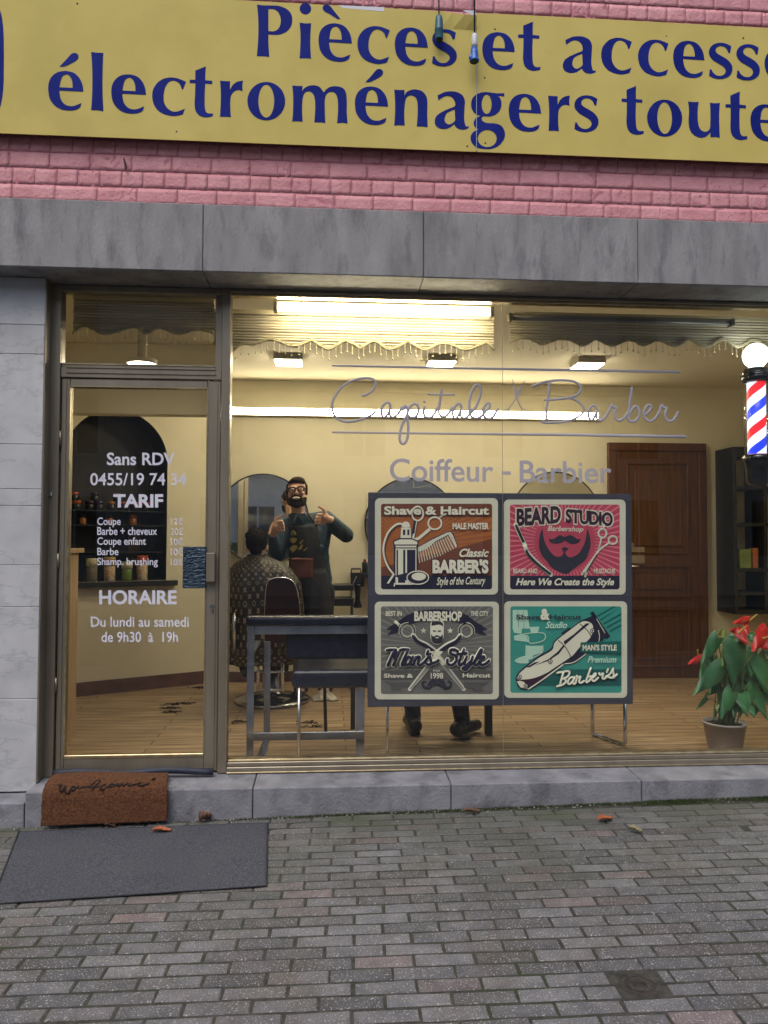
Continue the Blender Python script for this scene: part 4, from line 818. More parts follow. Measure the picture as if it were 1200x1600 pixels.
bar = [[(108,515),(150,505),(205,500)],[(205,500),(145,715)],[(105,725),(160,712),(220,680),(242,635),(215,610),(185,608)],[(205,500),(270,488),(300,508),(268,575),(190,608)],[(350,582),(300,600),(272,665),(300,690),(350,640),(378,580)],[(378,580),(352,670),(388,680),(412,600)],[(412,560),(422,590),(470,572),(448,650),(480,670),(525,640)],[(632,435),(560,640),(580,655),(622,620),(640,572),(600,570)],[(650,600),(708,552),(700,522),(668,560),(655,625),(690,640),(745,590)],[(762,520),(778,548),(825,522),(812,590),(840,608),(882,560)],[(902,452),(882,500)],[(870,590),(940,520),(982,440)],[(975,465),(985,520),(990,570),(950,592),(912,578)],[(990,588),(1040,535)]]
oc = p.cr; p.cr = crop(860, 1000, 10); sc_ = .54545
for s_ in bar: p.stk('teal2', s_, 58*sc_)
for s_ in bar: p.stk('cream', s_, 33*sc_)
p.cr = oc
p.build('teal green poster with a large hair clipper and barber chair')
# =================================================================== BARBER POLE
py_ = .105; q = P(1182, 640, py_); pxx = q.x
t = thing('barber_pole', 'lit barber pole with glowing white globe and red white blue stripes', 'barber pole', (pxx, py_, P(1182, 750, py_).z))
Z_ = lambda v: P(1182, v, py_).z
mb = MB(); mb.sphere((pxx, py_, Z_(556)), .0725, 28); obj('globe', mb, emit('globe_emission', (.93, 1, .93), 5.0), t)
def rings_(prof): return [(r, Z_(v)) for r, v in prof]
mb = MB(); mb.lathe((pxx, py_, 0), rings_([(.045, 599), (.068, 597), (.078, 595), (.081, 591), (.078, 588), (.073, 587), (.076, 584), (.072, 581), (.066, 580), (.066, 577), (.05, 575)]), 36)
for a in range(8): mb.sphere((pxx+.08*math.cos(a*PI/4+2.8), py_+.08*math.sin(a*PI/4+2.8), Z_(588)), .007, 8)
obj('top_cap', mb, flat('pole_black', (14, 14, 16), .18, coat=.5), t)
mb = MB(); mb.lathe((pxx, py_, 0), rings_([(.052, 759), (.062, 752), (.064, 738), (.068, 728), (.073, 724), (.078, 720), (.081, 717), (.078, 713), (.07, 711), (.045, 710)]), 36)
for a in range(8): mb.sphere((pxx+.08*math.cos(a*PI/4+2.8), py_+.08*math.sin(a*PI/4+2.8), Z_(717)), .007, 8)
obj('bottom_cap', mb, MATS['pole_black'], t)
m = bpy.data.materials.new('pole_stripes'); m.use_nodes = True; nt = m.node_tree; b = nt.nodes['Principled BSDF']; L = nt.links.new
# stripes are geometry: helical bands, each its own material slot
mb = MB(); z0, z1 = Z_(710), Z_(598); H_ = z1-z0; pitch = .236; n = 96; nzz = 60; rr = .051
cols = []
for i in range(n):
    for j in range(nzz):
        pass
verts = [[mb.bm.verts.new((pxx+rr*math.cos(2*PI*i/n), py_+rr*math.sin(2*PI*i/n), z0+H_*j/nzz+0)) for i in range(n)] for j in range(nzz+1)]
mb.bm.free(); mb = MB(); bm = mb.bm
bands = [(0, .24, 0), (.24, .5, 1), (.5, .74, 2), (.74, 1, 1)]
us = sorted(set([b_[0] for b_ in bands]))+[1]; turns = int(H_/pitch)+3
ph0 = .1
for k in range(-3, turns+2):
    for (a0, a1, mi) in bands:
        prev = None
        for i in range(n+1):
            th = 2*PI*i/n; zb0 = z0+(k+a0+ph0)*pitch+(th/(2*PI))*pitch*1.0; zb1 = z0+(k+a1+ph0)*pitch+(th/(2*PI))*pitch*1.0
            za_, zb2 = min(max(zb0, z0), z1), min(max(zb1, z0), z1)
            c_, s_ = math.cos(th-PI/2), math.sin(th-PI/2)
            cur = (bm.verts.new((pxx+rr*c_, py_+rr*s_, za_)), bm.verts.new((pxx+rr*c_, py_+rr*s_, zb2)), zb2-za_ > 1e-6)
            if prev and (prev[2] or cur[2]):
                f = bm.faces.new((prev[0], cur[0], cur[1], prev[1])); f.material_index = mi; f.smooth = True
            prev = cur
bmesh.ops.remove_doubles(bm, verts=bm.verts[:], dist=1e-6)
def lit(name, c, s): return mat(name, c, rough=.4, emis=c, es=s)
obj('striped_cylinder', mb, [lit('stripe_blue', (.02, .05, .75), .75), lit('stripe_white', (.75, .8, .95), .8), lit('stripe_red', (.8, .02, .03), .75)], t)
mb = MB(); mb.lathe((pxx, py_, 0), [(.068, z0), (.068, z1)], 40); obj('glass_tube', mb, glassmat('tube_glass', (.97, .98, .98)), t)
mb = MB()
for v in (590, 722):
    mb.box((pxx+.05, py_-.012, Z_(v)-.012), (pxx+.125, py_+.012, Z_(v)+.012), .003)
mb.box((pxx+.126, py_-.02, .001), (pxx+.145, py_+.02, Z_(578)), .003)
obj('bracket', mb, MATS['pole_black'], t)
# =================================================================== WINDOW BLINDS, LAMPS NEAR THE GLASS
def wave(pts, cr_):
    q = [cr_(p) for p in smoothc(pts, False, 8)]; w_ = [P(a, b_, .24) for a, b_ in q]; return [(v.x, v.z) for v in w_]
def lerp(wv_, x):
    if x <= wv_[0][0]: return wv_[0][1]
    for a, c in zip(wv_, wv_[1:]):
        if a[0] <= x <= c[0]: return a[1]+(c[1]-a[1])*(x-a[0])/max(1e-6, c[0]-a[0])
    return wv_[-1][1]
braid = mat('cream_braid', (.42, .37, .22), (.58, .52, .34), 60, .6, bump=.5, bscale=300)
blindm = mat('blind_fabric', (.46, .41, .3), (.6, .54, .4), 2, .42, stretch=(1, 1, 8))
beadm = flat('glass_beads', (220, 210, 170), .15)
def blind(lb, wv_, ztop, Y0=.24, slope=0):
    t = thing('window_blind', lb, 'blind', ((wv_[0][0]+wv_[-1][0])/2, Y0, ztop-.3), 'pleated blinds with beaded hems')
    x0, x1 = wv_[0][0], wv_[-1][0]; nx = int((x1-x0)/.012)
    def yr(z): s = (ztop-z)/.0165; fr_ = s-math.floor(s); return Y0-.014*math.sin(PI*fr_)**.7-.004*math.sin(s*1.7)
    mb = MB(); g = []; NZ = 90
    for i in range(nx+1):
        x = x0+(x1-x0)*i/nx; zb_ = lerp(wv_, x); g.append([mb.bm.verts.new((x, yr(max(zb_, ztop-.30*j/NZ)), max(zb_, ztop-.30*j/NZ))) for j in range(NZ+1)])
    for i in range(nx):
        for j in range(NZ):
            q = [g[i][j], g[i+1][j], g[i+1][j+1], g[i][j+1]]
            if (q[0].co-q[3].co).length < 1e-7 and (q[1].co-q[2].co).length < 1e-7: continue
            f = mb.bm.faces.new(q); f.smooth = False
    bmesh.ops.remove_doubles(mb.bm, verts=mb.bm.verts[:], dist=1e-6)
    o = obj('pleated_cloth', mb, blindm, t, recalc=False); so_ = o.modifiers.new('s', 'SOLIDIFY'); so_.thickness = .002
    mb = MB(); mb.box((x0, Y0-.03, ztop), (x1, Y0+.02, ztop+.028), .003); obj('headrail', mb, flat('rail_cream', (190, 180, 150), .4), t)
    mb = MB()
    for dz_, r_ in ((.004, .005), (.013, .004)):
        mb.tube([(x, Y0-.022, z+dz_+.0015*math.sin(x*900)) for x, z in wv_[::2]+[wv_[-1]]], r_, 6)
    obj('scalloped_braid', mb, braid, t)
    x = x0+.015
    while x < x1-.005:
        z = lerp(wv_, x); L_ = .05+rnd.uniform(-.004, .004); sw = rnd.uniform(-.0025, .0025); mb = MB()
        mb.tube([(x, Y0-.022, z+.003), (x+sw, Y0-.022, z-L_-.002)], .0007, 4)
        for j in range(7): mb.sphere((x+sw*j/7, Y0-.022, z-.004-j*L_/7), (.0019, .0019, .0034), 6)
        mb.sphere((x+sw, Y0-.022, z-L_-.004), (.0062, .0062, .0048), 8); x += .0365*rnd.uniform(.82, 1.15)
        obj('bead_string', mb, beadm, t)
    return t
wl = wave([(-15,262),(40,255),(60,290),(100,262),(150,262),(220,243),(310,270),(385,245,1),(450,283),(520,250),(580,280,1),(640,250),(700,285),(775,250,1),(840,285),(920,258),(1010,285),(1090,258),(1125,285)], crop(340, 440, 2.609))
wr_ = wave([(45,280),(110,258),(190,285),(280,262),(370,290),(425,262,1),(500,292),(575,268),(640,292),(700,270),(780,295),(840,265,1),(920,300),(990,265),(1060,300),(1130,270),(1200,300),(1290,268),(1380,300)], crop(780, 440, 2.857))
wt = wave([(345,285),(400,247),(500,285),(630,252),(690,282),(750,255),(840,285),(930,262),(1005,280)], crop(0, 430, 3))
blind('pleated blind with beaded scalloped hem under the lit tube lamp', wl, Zz(497, .24, 560))
blind('pleated blind with beaded scalloped hem beside the barber pole', wr_, Zz(500, .24, 980))
blind('small pleated blind with beaded hem in the pane above the door', wt, Zz(472, .24, 220))
# tube lamps
def tube_lamp(lb, xa, xb, v0, v1, on):
    Y_ = .075; t = thing('tube_lamp', lb, 'lamp', ((xa+xb)/2, Y_, Zz(v1, Y_, 600)))
    zc_ = (P(600, v0, Y_).z+P(600, v1, Y_).z)/2; r_ = abs(P(600, v0, Y_).z-P(600, v1, Y_).z)/2
    mb = MB(); mb.bar((xa, Y_, zc_), (xb, Y_, zc_), r_*.8, n=16); obj('tube', mb, emit('tube_emission', (1, .87, .6), TUBE_E) if on else flat('tube_off', (120, 118, 112), .3), t)
    mb = MB()
    for x, s_ in ((xa, -1), (xb, 1)): mb.box((min(x, x+s_*.022), Y_-.022, zc_-r_*1.2), (max(x, x+s_*.022), Y_+.03, zc_+r_*1.3), .003)
    mb.box((xa-.02, Y_+.03, zc_+r_*.2), (xb+.02, Y_+.05, zc_+r_*1.9), .003); obj('fitting', mb, flat('fitting_grey', (150, 142, 120), .4), t)
tube_lamp('bright warm tube lamp glowing at the top of the window', X(434, .075, 482), X(765, .075, 482), 477.5, 490.5, True)
tube_lamp('unlit grey tube lamp at the top right of the window', X(800, .075, 490), X(1140, .075, 490), 487, 497, False)
# =================================================================== INTERIOR BACK: DOOR, SHELF UNIT, MIRRORS
t = thing('wooden_door', 'dark mahogany panelled inner door in the back wall', 'door', (3.05, YB, 0))
dxa, dxb, dzt = X(952, YB-.05, 850), X(1106, YB-.05, 850), P(1030, 692, YB-.05).z
mb = MB(); mb.box((dxa, YB-.05, .0005), (dxa+.075, YB-.002, dzt-.0755), .004); mb.box((dxb-.075, YB-.05, .0005), (dxb, YB-.002, dzt-.0755), .004); mb.box((dxa, YB-.05, dzt-.075), (dxb, YB-.002, dzt), .004); obj('door_frame', mb, M['door_wood'], t)
mb = MB(); mb.box((dxa+.077, YB-.03, .005), (dxb-.077, YB-.003, dzt-.077)); lf = obj('door_leaf', mb, M['door_wood'], t)
for z0_, z1_ in ((.12, .62), (.76, 1.02), (1.16, dzt-.2)):
    mb = MB(); xa, xb = dxa+.19, dxb-.19
    for a, c in (((xa-.02, z0_-.02), (xb+.02, z0_)), ((xa-.02, z1_), (xb+.02, z1_+.02)), ((xa-.02, z0_+.0005), (xa, z1_-.0005)), ((xb, z0_+.0005), (xb+.02, z1_-.0005))): mb.box((a[0], YB-.045, a[1]), (c[0], YB-.0305, c[1]), .004)
    mb.box((xa+.05, YB-.04, z0_+.05), (xb-.05, YB-.0305, z1_-.05), .008); obj('door_panel', mb, M['door_wood'], lf)
mb = MB(); q = P(993, 885, YB-.07); mb.bar(q+Vector((-.05, 0, 0)), q+Vector((.06, 0, 0)), .009); mb.bar(q+Vector((-.05, 0, 0)), q+Vector((-.05, .045, 0)), .008); obj('handle', mb, M['chrome'], lf)
mb = MB(); a, c = P(986, 880, YB-.034), P(1007, 848, YB-.034); mb.box((a.x, YB-.034, a.z), (c.x, YB-.031, c.z)); obj('paper_notice', mb, flat('paper', (150, 135, 115)), lf)
# black shelf unit on the right of the back wall
sx0, sx1 = X(1147, YB-.32, 850), 4.15; sz0, sz1 = P(1150, 960, YB-.32).z, P(1150, 698, YB-.32).z
t = thing('wall_shelf', 'tall black wall cabinet with open cubbies right of the wooden door', 'shelf', ((sx0+sx1)/2, YB, sz0))
mb = MB(); mb.box((sx0, YB-.32, sz0), (sx0+.03, YB-.001, sz1), .002); mb.box((sx1-.03, YB-.32, sz0), (sx1, YB-.001, sz1), .002); mb.box((sx0+.0305, YB-.32, sz0), (sx1-.0305, YB-.001, sz0+.04)); mb.box((sx0+.0305, YB-.32, sz1-.09), (sx1-.0305, YB-.001, sz1))
mb.box((sx0+.28, YB-.318, sz0+.0405), (sx0+.31, YB-.002, sz1-.0905)); obj('carcass', mb, mat('black_cabinet', (.01, .01, .011), (.018, .018, .018), 5, .35), t)
for v in (765, 822, 893, 930):
    z = P(1160, v, YB-.3).z; mb = MB(); mb.box((sx0+.031, YB-.31, z), (sx0+.2795, YB-.003, z+.03)); mb.box((sx0+.3105, YB-.31, z), (sx1-.031, YB-.003, z+.03)); obj('shelf_board', mb, MATS['black_cabinet'], t)
zb_ = P(1160, 893, YB-.3).z+.03
tag(obj('product_box', MB().box((sx0+.06, YB-.3, zb_), (sx0+.17, YB-.22, zb_+.17), .003), mat('green_box', (.2, .3, .06), (.35, .4, .12), 12, .5)), 'green product box in a cubby of the black cabinet', 'box')
tag(obj('product_box', MB().box((sx0+.185, YB-.3, zb_), (sx0+.235, YB-.23, zb_+.18), .003), mat('orange_box', (.5, .14, .04), (.5, .2, .06), 12, .5)), 'orange product box in a cubby of the black cabinet', 'box')
# mirrors
for mi_, (px, py, rpx, lb) in enumerate(((412, 811, 70, 'round thin-framed wall mirror behind the seated customer'), (642, 819, 71, 'round wall mirror above the brown barber poster'), (867, 811, 71, 'round wall mirror above the rose beard poster'))):
    c = P(px, py, YB-.02); r_ = (P(px+rpx, py, YB-.02)-c).length; t = thing('wall_mirror', lb, 'mirror', (c.x, YB-.02, c.z-r_), 'round wall mirrors')
    mb = MB(); mb.lathe((c.x, 0, c.z), [(r_, YB-.022), (r_, YB-.012)], 64, 'Y'); obj('mirror_glass', mb, M['mirror'], t)
    mb = MB(); mb.tube([(c.x+r_*math.cos(2*PI*i/64), YB-.02, c.z+r_*math.sin(2*PI*i/64)) for i in range(64)], .007, 8, closed=True); obj('rim', mb, M['black'], t); t.rotation_euler.z = (R(5), R(1.5), R(5))[mi_]; t.location.y -= (.04, .012, .04)[mi_]
# workstation shelves
def station(px0, px1, v, lb):
    a, c = P(px0, v, YB-.25), P(px1, v, YB-.25); t = thing('wall_console', lb, 'shelf', ((a.x+c.x)/2, YB, a.z-.1))
    mb = MB(); mb.box((a.x, YB-.28, a.z-.045), (c.x, YB-.001, a.z), .003); obj('console_top', mb, M['black'], t)
    for x in (a.x+.1, c.x-.1):
        mb = MB(); mb.box((x-.015, YB-.24, a.z-.12), (x+.015, YB-.001, a.z-.0455), .002); obj('bracket', mb, M['black'], t)
    return a.z
z1_ = station(548, 735, 895, 'black wall console right of the barber, running behind the posters')
station(800, 925, 895, 'black wall console hidden behind the rose poster')
p_ = P(570, 893, YB-.2); t = thing('spray_bottle', 'small dark bottle with red cap standing on the black console', 'bottle', (p_.x, YB-.2, z1_))
mb = MB(); mb.lathe((p_.x, YB-.2, z1_), [(.024, 0), (.026, .004), (.026, .085), (.02, .095)], 16); obj('bottle_body', mb, flat('bottle_dark', (32, 34, 32), .3), t)
mb = MB(); mb.lathe((p_.x, YB-.2, z1_+.0955), [(.013, 0), (.013, .018), (.009, .022)], 14); obj('cap', mb, flat('cap_red', (150, 22, 20), .4), t)
p_ = P(557, 900, YB-.31)
t = thing('hair_clipper_holder', 'black clipper dock with a hair clipper hanging on the console edge', 'clipper', (p_.x, YB-.31, p_.z-.25))
mb = MB(); mb.box((p_.x-.05, YB-.345, p_.z-.07), (p_.x+.04, YB-.2805, p_.z+.07), .01, 2); obj('dock', mb, M['black'], t)
mb = MB(); mb.box((p_.x-.04, YB-.35, p_.z+.03), (p_.x+.03, YB-.3455, p_.z+.055), .001); obj('display', mb, flat('pale_label', (205, 190, 150)), t)
mb = MB(); mb.lathe((p_.x+.01, YB-.325, p_.z-.27), [(.035, 0), (.038, .01), (.022, .06), (.021, .1), (.03, .19), (.03, .2)], 14); obj('clipper', mb, flat('clipper_black', (16, 16, 18), .3), t)
mb = MB(); mb.tube([(p_.x, YB-.35, p_.z), (p_.x-.03, YB-.38, p_.z-.06), (p_.x-.045, YB-.36, p_.z-.15), (p_.x-.02, YB-.33, p_.z-.2)], .005, 8); obj('cord', mb, flat('cord_grey', (90, 90, 90)), t)
# trolley between barber and console
t = thing('barber_trolley', 'black wheeled trolley with shelves standing beside the barber', 'trolley', (P(538, 960, 2.45).x, 2.45, 0))
a, c = X(516, 2.45, 950), X(552, 2.45, 950)
for v0, v1 in ((914, 923), (935, 947), (985, 992)):
    mb = MB(); mb.box((a, 2.35, P(530, v1, 2.35).z), (c, 2.6, P(530, v0, 2.35).z), .004); obj('tray', mb, M['black'], t)
for x in (a+.012, c-.012):
    for y in (2.36, 2.59): mb = MB(); mb.bar((x, y, .05), (x, y, P(530, 914, 2.35).z), .009); mb.sphere((x, y, .026), .025, 12); obj('post', mb, M['black'], t)
# products in the niche
def jar(u, zc0, r_, h_, body, lid, lb, back=.14, cat='jar', name='product_jar', grp='styling product jars in the arched niche'):
    c = wv(u, zc0, back); t = thing(name, lb, cat, c, grp)
    mb = MB(); mb.lathe(c, [(r_*.96, 0), (r_, .003), (r_, h_*.62), (r_*.95, h_*.64)], 16); obj('jar_body', mb, body, t)
    mb = MB(); mb.lathe(c+Vector((0, 0, h_*.645)), [(r_*1.04, 0), (r_*1.04, h_*.34), (r_, h_*.355)], 16); obj('lid', mb, lid, t)
jc = [flat('jar_orange', (190, 82, 30), .3), flat('jar_purple', (52, 34, 62), .3), flat('jar_red', (170, 40, 34), .3), flat('jar_black', (26, 24, 26), .3), flat('jar_amber', (150, 92, 40), .3)]
zsA = onw(190, 797).z-.0; zsB = onw(190, 862).z
names = ['orange', 'orange', 'purple', 'purple', 'amber', 'amber', 'red', 'red']
for i, px in enumerate((112, 126, 147, 162, 181, 200, 218, 236)[1:]):
    k = [0, 1, 1, 4, 4, 2, 2][i]; nm = ['orange', 'purple', 'purple', 'amber', 'amber', 'red', 'red'][i]
    zz_ = onw(px, 798).z; pos = ['far left end', 'second place', 'third place', 'fourth place', 'fifth place', 'sixth place', 'right end'][i]
    jar(uw(onw(px, 735)), zsA, .034, .075, jc[3], jc[k], f'black styling jar with {nm} lid at the {pos} of the upper niche shelf')
for px, k, nm in ((123, 0, 'orange'), (155, 1, 'purple'), (190, 4, 'amber')):
    jar(uw(onw(px, 735)), zsA+.0755, .032, .07, jc[3], jc[k], f'black jar with {nm} lid stacked on top of another jar in the niche')
for px, k, nm in ((135, 3, 'black'), (178, 3, 'dark'), (215, 4, 'amber')):
    jar(uw(onw(px, 800)), onw(190, 820).z, .03, .09, jc[4], jc[k], f'amber bottle with {nm} cap, {dict(black="left", dark="middle", amber="right")[nm]} one on the middle niche shelf', cat='bottle', name='product_bottle')
stripe = mat('striped_tin', (.55, .3, .12), (.6, .55, .42), 2, .4, stretch=(18, 18, 18), lo=.48, hi=.5, detail=0, distort=2)
for px, h_, bm_, lm_, lb in ((145, .19, flat('tonic_grey', (120, 112, 88), .25), flat('cap_cream', (205, 198, 160), .4), 'grey tonic bottle with cream cap at the left of the niche ledge'), (173, .2, stripe, flat('cap_gold', (190, 160, 100), .4), 'striped orange tin, second from left on the niche ledge'), (200, .16, flat('tonic_green', (100, 120, 50), .2), MATS['cap_cream'], 'green tonic bottle with pale cap on the niche ledge'), (224, .21, stripe, MATS['jar_orange'], 'striped orange tin at the right of the niche ledge')):
    jar(uw(onw(px, 900)), nb-.0, .045, h_, bm_, lm_, lb, back=.04, cat='bottle', name='tonic_bottle', grp='bottles on the niche ledge')
# posters/wood panel inside niche
mb = MB(); mb.poly([[wv(uw(onw(235, 760)), P(0, 880, 2.6).z, .30), wv(uw(onw(216, 760)), P(0, 880, 2.6).z, .30), wv(uw(onw(216, 760)), P(0, 800, 2.6).z, .30), wv(uw(onw(235, 760)), P(0, 800, 2.6).z, .30)]], nrm, .01)
obj('niche_panel', mb, mat('amber_wood', (.13, .05, .015), (.18, .08, .02), 5, .5), shop)
# reception counter at the left
cx1 = X(132, .92, 860); cz1 = P(131, 857, .75).z
t = thing('reception_counter', 'pale beech counter with drawers just inside the door', 'counter', (cx1-.35, .75, 0))
mb = MB(); mb.box((cx1-.7, .62, 0), (cx1-.03, .9, cz1-.03), .003); obj('counter_body', mb, M['counter'], t)
mb = MB(); mb.box((cx1-.72, .58, cz1-.029), (cx1, .92, cz1), .003); obj('counter_top', mb, M['counter'], t)
for i, v in enumerate((950, 975, 1003)):
    z = P(120, v, .75).z; mb = MB(); mb.box((cx1-.6, .54, z-.08), (cx1-.0-.012*i, .619, z), .003); obj('drawer', mb, mat('taupe_drawer', (.14, .11, .08), (.18, .14, .1), 4, .5), t)
# =================================================================== BENCH, CHAIR
def flatbar(mb, p, q, w_=.04, th=.012):
    p, q = Vector(p), Vector(q); d = (q-p); L_ = d.length; d.normalize(); u = Vector((0, 1, 0)) if abs(d.y) < .9 else Vector((1, 0, 0)); v = d.cross(u).normalized(); u = v.cross(d)
    Rm = Matrix((v, u, d)).transposed(); mb.rbox((p+q)/2, (th if abs(d.y) > .9 else w_, w_ if abs(d.y) > .9 else th, L_), Rm, .0015)
YBn = .30; bxa = X(392, YBn, 1000); bxb = X(972, YBn, 1000); zr = P(480, 984, YBn).z; ztp = P(480, 962, YBn).z
t = thing('waiting_bench', 'low waiting bench with navy padding and chrome frame behind the glass', 'bench', ((bxa+bxb)/2, .55, 0))
mb = MB(); flatbar(mb, (bxa, YBn, .0), (bxa, YBn, zr+.025)); flatbar(mb, (bxa+.021, YBn, zr), (bxb-.021, YBn, zr), .05); flatbar(mb, (bxb, YBn, .42), (bxb, YBn, zr+.025)); flatbar(mb, (bxa+.021, YBn, P(480, 1158, YBn).z+.03), (X(570, YBn), YBn, P(480, 1158, YBn).z+.03), .045)
flatbar(mb, (X(564, YBn), YBn+.014, 0), (X(564, YBn), YBn+.014, .40), .05); flatbar(mb, (bxa+.06, YBn+.45, 0), (bxa+.06, YBn+.45, .62), .04)
mb.box((bxa-.02, YBn+.006, .61), (bxa+.02, YBn+.45, .625)); mb.box((bxa+.04, YBn+.02, 0), (bxa+.08, YBn+.45, .012)); obj('chrome_frame', mb, M['satin'], t)
for x in (X(469, YBn-.05), X(606, YBn-.05)): mb = MB(); mb.bar((x, YBn-.05, 0), (x, YBn-.05, .42), .009); obj('leg', mb, M['chrome'], t)
mb = MB(); mb.bar((X(511, .75), .75, 0), (X(508, .75), .75, .40), .011); obj('leg', mb, M['black'], t)
mb = MB(); mb.box((X(549, 1.0), .98, 0), (X(556, 1.0), 1.02, .40)); mb.box((X(757, .8), .78, 0), (X(768, .8), .82, .40)); obj('leg', mb, M['black'], t)
mb = MB(); mb.box((bxa-.03, YBn-.03, zr+.026), (bxb+.03, YBn+.07, ztp), .018, 3); obj('top_pad', mb, M['navy'], t)
mb = MB(); mb.box((X(448, YBn+.06), YBn+.04, P(480, 1030, YBn+.05).z), (bxb-.03, YBn+.09, zr+.02), .015, 3); obj('backrest', mb, M['navy'], t)
mb = MB(); xs0 = X(457, YBn+.0); mb.box((xs0, YBn-.02, P(480, 1076, YBn).z), (bxb-.03, YBn+.46, P(480, 1046, YBn).z), .03, 4); obj('seat', mb, M['navy'], t)
a_, c_ = PZ(977, 1167, 0), PZ(926, 1150, 0); mb = MB(); mb.tube([(a_.x, a_.y, .405), (a_.x, a_.y, .03), (a_.x-.004, a_.y+.005, .012), (c_.x+.004, c_.y-.005, .012), (c_.x, c_.y, .03), (c_.x, c_.y, .405)], .013, 10); obj('leg', mb, M['chrome'], t)
mb = MB(); mb.box((a_.x-.1, .42, .33), (a_.x+.0, .5, .41), .012, 2); obj('end_block', mb, M['black'], t)
# =================================================================== PLANT
py0 = .36; pc_ = P(1132.5, 1165, py0); pz = 0
t = thing('potted_anthurium', 'potted anthurium with red flowers in a grey pot behind the window', 'plant', (pc_.x, py0, 0))
zt_ = P(1132, 1127, py0).z; rt = (X(1164, py0, 1127)-X(1101, py0, 1127))/2
mb = MB(); mb.lathe((pc_.x, py0, 0), [(rt*.74, .001), (rt*.76, .004), (rt*.97, zt_-.012), (rt*1.01, zt_-.012), (rt*1.03, zt_), (rt*.95, zt_), (rt*.93, zt_-.02), (0.001, zt_-.021)], 40); obj('pot', mb, mat('grey_pot', (.28, .26, .25), (.34, .31, .3), 6, .55, bump=.05), t)
mb = MB(); mb.lathe((pc_.x, py0, zt_-.03), [(rt*.9, 0), (rt*.85, .012), (.01, .018)], 24); obj('soil', mb, flat('soil', (36, 26, 20), .95), t)
leafm = mat('anthurium_leaf', (.025, .11, .035), (.06, .2, .07), 5, .32, bump=.1, bscale=40, rnd_island=.35); leafl = mat('young_leaf', (.14, .2, .03), (.2, .27, .05), 5, .4); redm = mat('anthurium_red', (.5, .015, .015), (.62, .03, .025), 6, .3); yel = mat('spadix', (.5, .3, .06), (.6, .4, .12), 20, .5)
def leafmesh(mb, base, tip, wd, cup=.12, up=None):
    base, tip = Vector(base), Vector(tip); d = tip-base; L_ = d.length; d.normalize(); side = d.cross(Vector((0, -1, 0)))
    if side.length < .2: side = Vector((1, 0, 0))
    side.normalize(); nrm_ = side.cross(d).normalized(); nu, nv = 10, 8; g = []
    for i in range(nu+1):
        u = i/nu; ww = wd*(math.sin(PI*min(1, (u+.13)/1.13)**.62))**.85*(1-u*.12) if u < 1 else 0
        row_ = []
        for j in range(nv+1):
            v = j/nv*2-1; lobe = -.16*L_*(abs(v)**1.5)*(1-u)**3
            c = base+d*(u*L_+lobe)+side*(ww*v*.5)+nrm_*(-cup*wd*(v*v)*.8+.04*wd*math.sin(u*9+v*3))-Vector((0, 0, .12*L_*u*u))
            row_.append(mb.bm.verts.new(c))
        g.append(row_)
    for i in range(nu):
        for j in range(nv): f = mb.bm.faces.new((g[i][j], g[i+1][j], g[i+1][j+1], g[i][j+1])); f.smooth = True; f.material_index = mb.mi
    return base
PC = crop(1000, 930, 6)
def PP(x, y, d): a, b_ = PC((x, y)); return P(a, b_, py0+d)
lv = [((1040,560),(960,760),150,-.02,0),((860,560),(820,760),150,.05,0),((1080,820),(1030,1010),140,-.05,0),((760,760),(650,900),130,-.03,0),((930,640),(1010,820),170,.03,0),((1140,960),(1090,1100),120,.0,0),((690,480),(600,560),100,.06,0),((820,980),(720,1060),90,-.06,0),((1010,1000),(1080,1130),110,-.04,0),((900,1010),(880,1130),90,-.05,0),((930,800),(960,1000),170,.0,0),((1010,780),(1060,960),170,.03,0),((860,820),(830,1010),170,.02,0),((780,860),(790,1090),140,.0,0),((1060,700),(980,860),150,.08,0),((980,960),(940,1120),130,.02,0),((1120,780),(1100,980),150,.05,0),((700,560),(640,700),110,.08,0),((905,440),(885,795),250,-.13,0),((730,395),(575,620),150,-.10,0),((770,680),(505,895),200,-.12,0),((640,600),(560,760),110,.05,0),((800,520),(775,650),75,-.08,1),((790,340),(722,350),70,-.02,1),((800,350),(760,470),60,-.04,1),((1050,500),(1050,740),150,-.05,0),((1110,560),(1190,880),180,-.1,0),((1120,700),(1190,890),120,.02,0),((870,900),(765,1130),160,-.1,0),((950,920),(1015,1115),150,-.08,0),((1060,860),(1195,1135),130,-.06,0),((720,880),(610,925),70,-.03,0),((630,965),(525,1055),55,-.05,0),((1000,640),(1080,900),170,.06,0),((1200,430),(1290,640),170,-.05,0),((1230,600),(1340,850),200,-.02,0),((1180,900),(1290,1080),140,0,0),((880,700),(800,900),180,.06,0),((960,720),(940,980),190,.02,0),((720,1090),(690,1150),50,-.06,0),((850,360),(960,440),170,0,0),((1020,360),(1100,440),110,-.02,0),((830,620),(740,800),150,.1,0),((900,900),(850,1060),120,.08,0)]
mbl, mby = MB(), MB(); stems = []
for (bx_, by_), (tx_, ty_), wd, dd, yg in lv:
    base = PP(bx_, by_, dd+.02); tip = PP(tx_, ty_, dd-.03); leafmesh(mby if yg else mbl, base, tip, wd*.00062*1.0 if False else wd/6*(4.4/1200), .12); stems.append(base)
obj('leaves', mbl, leafm, t, recalc=False); obj('young_leaves', mby, leafl, t, recalc=False)
mb = MB()
fl = [((980,235),(895,240),(1125,290),(1035,235),(1095,182),-.1,75),((1010,290),(1010,345),0,0,0,-.08,90),((940,350),(1000,430),0,(920,355),(1000,290),-.12,95),((900,330),(860,310),0,0,0,-.1,60),((1160,380),(1080,480),0,(1155,405),(1230,380),-.12,150),((1160,430),(1230,490),0,0,0,-.11,130),((550,600),(470,620),0,(545,560),(540,515),-.1,75),((690,375),(665,385),0,0,0,.02,40)]
